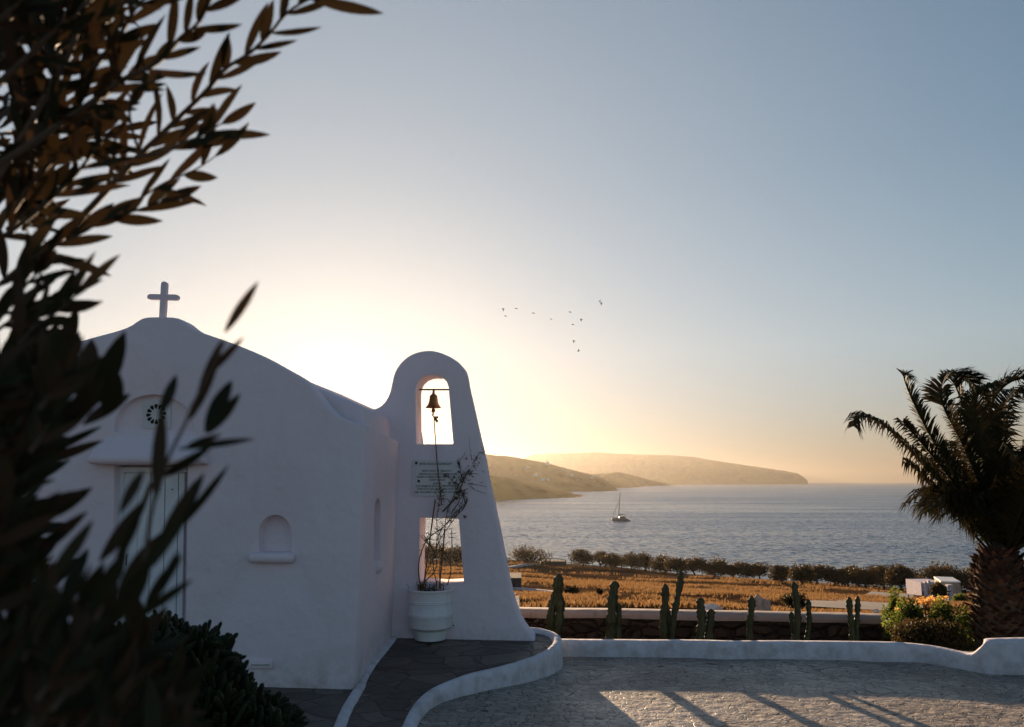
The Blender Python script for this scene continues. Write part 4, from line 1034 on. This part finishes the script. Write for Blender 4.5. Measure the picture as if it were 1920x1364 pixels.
# ------------------------------------------------------------------ birds
def z2(x, y): return 920+x/8.348, 540+y/8.348
birds = [(200, 330, 'a', 'gliding bird high at the left tip of the flock, wing hanging down'), (235, 443, 'b', 'small bird just below the leftmost one'), (403, 325, 'b', 'level flying bird right of the leftmost pair'), (672, 396, 'b', 'level flying bird halfway along the left line of the flock'), (948, 492, 'c', 'plump bird lowest in the left line of the flock'), (1245, 380, 'b', 'upper bird of the close trio in the flock'), (1290, 576, 'b', 'lower bird of the close trio in the flock'), (1420, 492, 'a', 'bird with raised wings at the right of the close trio'), (1305, 830, 'a', 'bird with spread wings below the close trio'), (1378, 990, 'd', 'lowest bird of the flock, wing pointing up'), (1710, 205, 'e', 'upper bird of the overlapping pair at the far right'), (1735, 237, 'a', 'lower bird of the overlapping pair at the far right')]
YBd = 90.
for i, (zx, zy, kind, lab) in enumerate(birds):
    c = P(*z2(zx, zy), YBd+random.uniform(-4, 4)); e = empty('bird', c, lab, 'bird', 'flock of birds over the bay')
    L = PX(6.2, 0, YBd); k = L/2
    ang = {'a': -.15, 'b': -.25, 'c': -.65, 'd': .3, 'e': .75}[kind]
    d = Vector((-math.cos(ang), .25, -math.sin(ang))).normalized(); nose = c+d*k*.95; tail = c-d*k
    m = MB(); m.tube([nose, c+d*k*.7, c+d*k*.3, c-d*k*.3, tail], [k*.04, k*.2, k*.27, k*.18, k*.05], 8); m.build('body', 'feather', e)
    wu = {'a': (-1.5, .2), 'b': (.25, .1), 'c': (.3, -.3), 'd': (1.9, -.1), 'e': (.9, .8)}[kind]
    for sgn, wz in ((1, wu[0]), (-1, wu[1])):
        m = MB(); sh = c+d*k*.25; wt = sh+Vector((.25*k*sgn if kind != 'e' else .6*k, sgn*1.2*k, wz*k)); md = sh.lerp(wt, .5)+d*k*.15
        b0 = len(m.v); m.v += [tuple(sh+d*k*.3), tuple(md+d*k*.1), tuple(wt), tuple(md-d*k*.4), tuple(sh-d*k*.35)]; th = Vector((0, 0, .04*k)); m.v += [tuple(Vector(v)+th) for v in m.v[b0:b0+5]]
        m.f += [(b0, b0+1, b0+2, b0+3, b0+4), (b0+9, b0+8, b0+7, b0+6, b0+5)]+[(b0+j, b0+5+j, b0+5+(j+1) % 5, b0+(j+1) % 5) for j in range(5)]
        m.build('wing', 'feather', e, False)

# ------------------------------------------------------------------ foreground shrub (out of focus)
random.seed(3)
shrub = empty('oleander_shrub', (-1.5, .9, -.9), 'tall dark shrub with lance shaped leaves filling the near left side', 'shrub')
def z1(l): return [(a/2.842, b/2.842) for a, b in l]
def zz2(l): return [(a/2.842, 480+b/2.842) for a, b in l]
def zz3(l): return [(a/2.842, 884+b/2.842) for a, b in l]
def toD(px, py, D):                                  # point at straight distance D from the eye
    d = ray(px, py).normalized(); return EYE+d*D
def leaf_px(m, a, b, w, D, tilt=None, curl=None):
    D2 = D+random.uniform(-.05, .05); A = toD(*a, D); B = toD(*b, D2); d = B-A; L = d.length
    side = d.cross((A-EYE)).normalized(); th = random.uniform(-.55, .55) if tilt is None else tilt
    side.rotate(Matrix.Rotation(th, 3, d.normalized()))
    m.leaf(A, d, side, L, w*D/FPX/max(.6, math.cos(th)), random.uniform(-.12, .12) if curl is None else curl, 7, random.uniform(.1, .5))
def shoot(pts, D0, D1, leafpx, n, w=17, a0=28, r0=3.2, first=.05, name='branch', spread=1.):
    """a twig traced by its bends with leaves set alternately along it"""
    q = [toD(x, y, lerp(D0, D1, i/(len(pts)-1))) for i, (x, y) in enumerate(pts)]; q = chaikin3(q, 2); nn = len(q)
    m = MB(); m.tube(q, [max(.0008, r0*lerp(D0, D1, i/nn)/FPX*(1-.75*i/nn)) for i in range(nn)], 6)
    br = m.build(name, 'twig', shrub)
    ml = MB(); acc = [0]
    for a, b in zip(q, q[1:]): acc.append(acc[-1]+(b-a).length)
    for k in range(n):
        t = first+(1-first)*(k+random.uniform(0, .5))/n; L = t*acc[-1]; i = max(0, min(nn-2, next((j for j in range(nn-1) if acc[j+1] >= L), nn-2)))
        c = q[i].lerp(q[i+1], min(1, (L-acc[i])/max(1e-6, acc[i+1]-acc[i]))); d = (q[i+1]-q[i]).normalized()
        vw = (c-EYE).normalized(); Dc = (c-EYE).length
        sg = 1 if k % 2 else -1; an = R(random.gauss(a0, 9))*sg*spread if k < n-1 else 0
        dd = d.copy(); dd.rotate(Matrix.Rotation(an, 3, vw)); dd = (dd+vw*random.uniform(-.35, .35)).normalized()
        LL = leafpx*random.uniform(.55, 1.25)*Dc/FPX; side = dd.cross(vw).normalized(); side.rotate(Matrix.Rotation(random.uniform(-.9, .9), 3, dd))
        ml.leaf(c, dd, side, LL, w*random.uniform(.7, 1.2)*Dc/FPX, random.uniform(-.38, .38), 7, random.uniform(.1, .5))
    ml.build('leaves', 'shrub_leaf', br, True, 0)
# upper shoots traced on the photograph
S = []
shoot([(60, 500), (130, 429), (169, 391), (218, 338), (264, 288), (317, 239), (345, 211), (383, 176), (422, 127), (468, 102), (507, 63), (535, 25), (575, 0), (615, -15)], 1.55, 1.35, 97, 25, 16, 26, 6.5, .25)
shoot([(-40, 330), (60, 270), (130, 220), (176, 190), (225, 151), (288, 123), (310, 105), (338, 70), (369, 49), (385, 21), (400, -12)], 1.5, 1.35, 92, 25, 16, 30, 6.5, .05)
shoot([(255, 295), (310, 285), (345, 267), (383, 253), (415, 232), (425, 228)], 1.42, 1.38, 97, 8, 17, 24, 3.2, .2)
shoot([(110, 445), (197, 412), (246, 398), (285, 385), (310, 375)], 1.5, 1.42, 97, 8, 17, 22, 3.5, .1)
shoot([(235, 395), (300, 345), (366, 320), (395, 300), (415, 285)], 1.48, 1.4, 92, 6, 16, 25, 2.6, .1)
shoot([(262, 288), (246, 240), (241, 200), (250, 165), (290, 150)], 1.45, 1.4, 69, 5, 14, 34, 3, .35)
shoot([(-30, 470), (40, 420), (100, 370), (150, 320), (185, 270), (205, 255)], 1.5, 1.4, 92, 16, 16, 32, 5, .05)
shoot([(-30, 180), (40, 120), (100, 60), (160, 10), (210, -40)], 1.5, 1.4, 97, 13, 17, 34, 6, .05)
shoot([(30, 280), (80, 190), (130, 110), (150, 40), (165, -30)], 1.5, 1.5, 97, 16, 17, 34, 6, .05)
shoot([(-30, 560), (30, 505), (80, 470), (120, 455), (140, 440)], 1.45, 1.4, 92, 12, 16, 28, 4, .05)
shoot([(140, 170), (190, 110), (230, 60), (255, 10), (300, -25)], 1.5, 1.4, 92, 12, 16, 28, 5, .05)
shoot([(60, 240), (120, 215), (170, 200), (210, 170), (245, 140)], 1.55, 1.45, 86, 12, 16, 34, 5, .05)
shoot([(20, 400), (70, 330), (110, 290), (160, 265), (190, 240)], 1.6, 1.5, 86, 12, 16, 34, 5, .05)
shoot([(-30, 60), (20, 20), (60, -20)], 1.45, 1.4, 97, 8, 17, 34, 5, .05)
shoot([(-20, 690), (35, 649), (63, 612), (92, 596), (125, 572), (150, 548)], 1.2, 1.15, 94, 10, 18, 26, 4, .1)
shoot([(-20, 620), (30, 560), (60, 520), (90, 500)], 1.3, 1.25, 94, 8, 16, 28, 4, .1)
shoot([(-30, 640), (20, 600), (60, 580), (110, 560)], 1.3, 1.25, 86, 8, 16, 28, 4, .1)
random.seed(14)
# dense inner mass: random shoots further back and left
def in_up(x, y): return x < interp([(-20, 330), (60, 235), (150, 215), (240, 190), (300, 150), (400, 140), (470, 105), (560, 70), (640, 60)], y)
for k in range(24):
    x = random.uniform(-120, 170); y = random.uniform(-30, 440)
    if not in_up(x+90, y-60): x -= 110
    a = R(random.gauss(48, 16)); L_ = random.uniform(90, 170)
    shoot([(x, y), (x+L_*.5*math.cos(a), y-L_*.5*math.sin(a)), (x+L_*math.cos(a+.15), y-L_*math.sin(a+.15))], random.uniform(1.45, 2.), random.uniform(1.5, 1.8), 90, 9, 16, 34, 4, .05)
# lower, nearer foliage: explicit leaves of the close twig
Dn = .82
m = MB(); q = chaikin3([toD(x, y, Dn) for x, y in [(265, 1100), (282, 960), (300, 905), (317, 853), (345, 800), (362, 760), (373, 735), (398, 685), (422, 640)]], 2)
m.tube(q, [.0022*(1-.5*i/len(q)) for i in range(len(q))], 7); tw1 = m.build('branch', 'twig', shrub)
ml = MB()
for a, b, w in [((1197, 410), (1375, 135), 22), ((1045, 830), (1200, 440), 26), ((1090, 650), (1300, 425), 17), ((1095, 945), (1235, 660), 34), ((1110, 945), (1280, 735), 26), ((950, 1030), (1365, 972), 17), ((845, 850), (955, 625), 24), ((830, 1300), (870, 820), 30), ((850, 1180), (1120, 1030), 22), ((1000, 1010), (1190, 940), 14), ((760, 1150), (640, 1364), 22), ((1010, 870), (1075, 730), 18)]:
    (a, b) = (zz2([a])[0], zz2([b])[0]); leaf_px(ml, a, b, w*.78, Dn+random.uniform(-.02, .05), random.uniform(-.4, .4))
for a, b, w in [((960, 300), (1220, -30), 22), ((820, 500), (1080, -10), 46), ((860, 360), (1040, 40), 30), ((530, 480), (790, 140), 40), ((620, 480), (760, 180), 26), ((700, 800), (1035, 565), 26), ((770, 740), (955, 450), 30), ((860, 640), (950, 410), 20), ((620, 700), (860, 330), 50), ((700, 620), (980, 240), 30), ((480, 760), (700, 420), 46), ((540, 660), (660, 520), 24), ((560, 840), (800, 480), 54), ((420, 800), (610, 500), 44), ((240, 620), (500, 265), 34), ((330, 700), (470, 400), 34), ((400, 760), (560, 470), 34), ((450, 760), (560, 680), 20)]:
    (a, b) = (zz3([a])[0], zz3([b])[0]); leaf_px(ml, a, b, w*.62, Dn+random.uniform(-.03, .08), random.uniform(-.5, .5))
ml.build('leaves', 'shrub_leaf', tw1, True, 0)
m = MB(); q = chaikin3([toD(x, y, Dn+.1) for x, y in [(100, 1420), (150, 1250), (190, 1130), (230, 1040), (262, 960), (285, 905)]], 2)
m.tube(q, .003, 7); tw2 = m.build('branch', 'twig', shrub); ml = MB()
for a, b, w in [((150, 280), (485, 75), 26), ((200, 200), (470, 110), 18), ((150, 470), (485, 215), 20), ((210, 390), (372, 322), 13), ((60, 600), (275, 465), 22), ((0, 480), (210, 420), 26), ((60, 450), (250, 240), 30)]:
    (a, b) = (zz3([a])[0], zz3([b])[0]); leaf_px(ml, a, b, w, 1.0, random.uniform(-.4, .4))
for a, b, w in [((440, 900), (700, 730), 22), ((500, 800), (660, 400), 34), ((560, 850), (640, 640), 30), ((420, 780), (510, 430), 34), ((360, 900), (560, 640), 34), ((300, 960), (500, 700), 34), ((240, 960), (300, 640), 26), ((200, 760), (260, 480), 24), ((160, 900), (290, 560), 24)]:
    (a, b) = (zz2([a])[0], zz2([b])[0]); leaf_px(ml, a, b, w, 1.0, random.uniform(-.4, .4))
ml.build('leaves', 'shrub_leaf', tw2, True, 0)
# dense lower left mass
def mass_x(y): return interp([(630, 150), (660, 215), (720, 220), (800, 190), (850, 165), (900, 120), (960, 90), (1010, 90), (1060, 60), (1100, 90), (1150, 160), (1190, 250), (1240, 300), (1300, 340), (1364, 360)], y)
random.seed(15)
for k in range(95):
    y = random.uniform(700, 1440); xm = mass_x(min(1364, y))-45*(y < 1120); x = random.uniform(-70, max(-40, xm-30))
    a = R(random.gauss(55, 15)); L_ = min(random.uniform(70, 140), max(40, (xm-x)*.9))
    D_ = random.uniform(.85, 1.5)
    if y > 1150: D_ = random.uniform(.8, 1.1)
    shoot([(x-30, y+60), (x, y+20), (x+L_*.4*math.cos(a), y-L_*.4*math.sin(a))], D_, D_, 88, 8, 22, 28, 4, .1)
# main stems down to the soil
for k, (x, y) in enumerate(((-20, 330), (30, 280), (60, 500), (-30, 600), (100, 1420), (-30, 180))):
    t = toD(x, y, 1.5 if k != 4 else Dn+.1); b = Vector((-1.5+random.uniform(-.15, .15), .9+random.uniform(-.1, .1), -.9))
    m = MB(); m.tube([b, b.lerp(t, .35)+Vector((-.25, 0, .1)), b.lerp(t, .75)+Vector((-.2, 0, .05)), t], [.022, .018, .012, .005], 8); m.build('trunk', 'twig', shrub)

# succulent shrub below, in focus
random.seed(19)
suc = empty('succulent_shrub', (-1.9, 3.6, -.25), 'dense dark shrub of finger shaped succulent leaves in front of the chapel door', 'shrub')
ml = MB(); ms = MB()
edge = [(120, 1290), (180, 1230), (250, 1205), (290, 1190), (330, 1200), (360, 1205), (385, 1215), (405, 1235), (415, 1262), (425, 1285), (440, 1310), (470, 1330), (500, 1345), (530, 1364), (540, 1400)]
pts = []
for k in range(620):
    x = random.uniform(60, 520); yt = interp(edge, x)+8
    y = yt+random.random()**1.3*(1420-yt)
    if k < 130: y = yt+random.uniform(0, 16)
    dep = 3.3+.6*random.random()+(.25 if y < yt+30 else 0); pts.append((x, y, dep))
for (x, y, dep) in pts:
    c = toD(x, y+6, dep); up = Vector((((x-300)/600)+random.gauss(0, .25), random.gauss(-.2, .3), 1)).normalized()
    for _ in range(6):
        d = (up+Vector((random.gauss(0, .55), random.gauss(0, .5), random.gauss(0, .35)))).normalized(); L_ = random.uniform(.09, .16); w = random.uniform(.010, .015)
        ml.tube([c, c+d*L_*.35, c+d*L_*.75, c+d*L_*.95, c+d*L_], [w*.35, w*.8, w, w*.7, w*.1], 5)
    b = Vector((-1.9+(c.x+1.9)*.3, 3.7, -.2)); 
    if random.random() < .2: ms.tube([b, b.lerp(c, .6), c], [.012, .009, .006], 5)
ml.build('foliage', 'succulent_leaf', suc, True, 0); ms.build('branches', 'bark', suc)

# ------------------------------------------------------------------ haze
USE_HAZE = True
if USE_HAZE:
    m_, nt, ns, ln = newmat('haze'); pv = ns.new('ShaderNodeVolumePrincipled')
    pv.inputs['Color'].default_value = (.28, .26, .235, 1); pv.inputs['Density'].default_value = 7.5e-5; pv.inputs['Anisotropy'].default_value = .66
    o = ns.new('ShaderNodeOutputMaterial'); ln.new(pv.outputs[0], o.inputs['Volume']); MATS['haze'] = m_
    mb = MB(); mb.box((0, (-400+31000)/2, (SEA-20+430)/2), (62000, 31400, 430-SEA+20)); hz = mb.build('haze', 'haze', smooth=False); tag(hz, kind='stuff')

# ------------------------------------------------------------------ sun, sky, camera
sdir = ray(641, 745).normalized(); el = math.asin(sdir.z); az = math.atan2(sdir.x, sdir.y)
w = bpy.data.worlds.new('World'); scene.world = w; w.use_nodes = True; nt = w.node_tree; nt.nodes.clear(); ns, ln = nt.nodes, nt.links
sky = ns.new('ShaderNodeTexSky'); sky.sky_type = 'NISHITA'; sky.sun_disc = False; sky.sun_elevation = el; sky.sun_rotation = az
sky.altitude = 30; sky.air_density = 1.0; sky.dust_density = .25; sky.ozone_density = 1.6
bg = ns.new('ShaderNodeBackground'); bg.inputs['Strength'].default_value = .056
tc = ns.new('ShaderNodeTexCoord'); dt = ns.new('ShaderNodeVectorMath'); dt.operation = 'DOT_PRODUCT'; dt.inputs[1].default_value = sdir
ln.new(tc.outputs['Generated'], dt.inputs[0])
def glow(power, colr):
    mx = ns.new('ShaderNodeMath'); mx.operation = 'MAXIMUM'; mx.inputs[1].default_value = 0; ln.new(dt.outputs['Value'], mx.inputs[0])
    pw = ns.new('ShaderNodeMath'); pw.operation = 'POWER'; pw.inputs[1].default_value = power; ln.new(mx.outputs[0], pw.inputs[0])
    sc_ = ns.new('ShaderNodeVectorMath'); sc_.operation = 'SCALE'; sc_.inputs[0].default_value = colr; ln.new(pw.outputs[0], sc_.inputs['Scale']); return sc_.outputs[0]
sp_ = ns.new('ShaderNodeSeparateXYZ'); ln.new(tc.outputs['Generated'], sp_.inputs[0])
cr2 = ns.new('ShaderNodeValToRGB'); cr2.color_ramp.elements[0].color = (.25, .26, .42, 1); e3 = cr2.color_ramp.elements.new(.17); e3.color = (1.0, 1.16, 1.32, 1); cr2.color_ramp.elements[-1].position = .38; cr2.color_ramp.elements[-1].color = (.68, .95, 1.14, 1)
ln.new(sp_.outputs[2], cr2.inputs['Fac'])
mu_ = ns.new('ShaderNodeVectorMath'); mu_.operation = 'MULTIPLY'; ln.new(sky.outputs['Color'], mu_.inputs[0]); ln.new(cr2.outputs['Color'], mu_.inputs[1]); acc_ = mu_.outputs[0]
ng = ns.new('ShaderNodeMath'); ng.operation = 'MULTIPLY_ADD'; ng.inputs[1].default_value = -.5; ng.inputs[2].default_value = .5; ln.new(dt.outputs['Value'], ng.inputs[0])
as_ = ns.new('ShaderNodeVectorMath'); as_.operation = 'SCALE'; as_.inputs[0].default_value = (.10, .0, .06); ln.new(ng.outputs[0], as_.inputs['Scale'])
ad0 = ns.new('ShaderNodeVectorMath'); ln.new(acc_, ad0.inputs[0]); ln.new(as_.outputs[0], ad0.inputs[1]); acc_ = ad0.outputs[0]
for pw_, cc in ((2., (.2, .3, .42)), (4., (2.45, 2.15, 1.7)), (400., (5., 4.4, 3.6)), (1500., (40., 32., 22.))):
    ad = ns.new('ShaderNodeVectorMath'); ln.new(acc_, ad.inputs[0]); ln.new(glow(pw_, cc), ad.inputs[1]); acc_ = ad.outputs[0]
# soft shoulder: keeps the glare round the sun from spreading as flat white
md = ns.new('ShaderNodeVectorMath'); md.operation = 'MULTIPLY_ADD'; md.inputs[1].default_value = (.165, .16, .15); md.inputs[2].default_value = (1, 1, 1); ln.new(acc_, md.inputs[0])
dv = ns.new('ShaderNodeVectorMath'); dv.operation = 'DIVIDE'; ln.new(acc_, dv.inputs[0]); ln.new(md.outputs[0], dv.inputs[1]); acc_ = dv.outputs[0]
ln.new(acc_, bg.inputs['Color']); wo_ = ns.new('ShaderNodeOutputWorld'); ln.new(bg.outputs[0], wo_.inputs['Surface'])

sl = bpy.data.lights.new('sun', 'SUN'); sl.energy = 5.; sl.angle = R(.55); sl.color = (1., .72, .46)
so_ = bpy.data.objects.new('sun', sl); col.objects.link(so_); so_.rotation_euler = (-sdir).to_track_quat('-Z', 'Y').to_euler()

cam = bpy.data.cameras.new('camera'); co = bpy.data.objects.new('camera', cam); col.objects.link(co)
co.location = EYE; co.rotation_euler = (R(90)+PITCH, 0, 0); cam.sensor_width = 36; cam.lens = FPX/1920*36; cam.clip_start = .05; cam.clip_end = 90000
cam.dof.use_dof = True; cam.dof.focus_distance = 12.; cam.dof.aperture_fstop = 3.6
scene.camera = co
scene.view_settings.view_transform = 'Standard'; scene.view_settings.look = 'None'; scene.view_settings.exposure = 1.75; scene.view_settings.gamma = 1
scene.render.engine = 'CYCLES'; scene.cycles.use_denoising = True; scene.cycles.max_bounces = 8; scene.cycles.volume_bounces = 1
scene.cycles.transparent_max_bounces = 8; scene.cycles.sample_clamp_indirect = 6
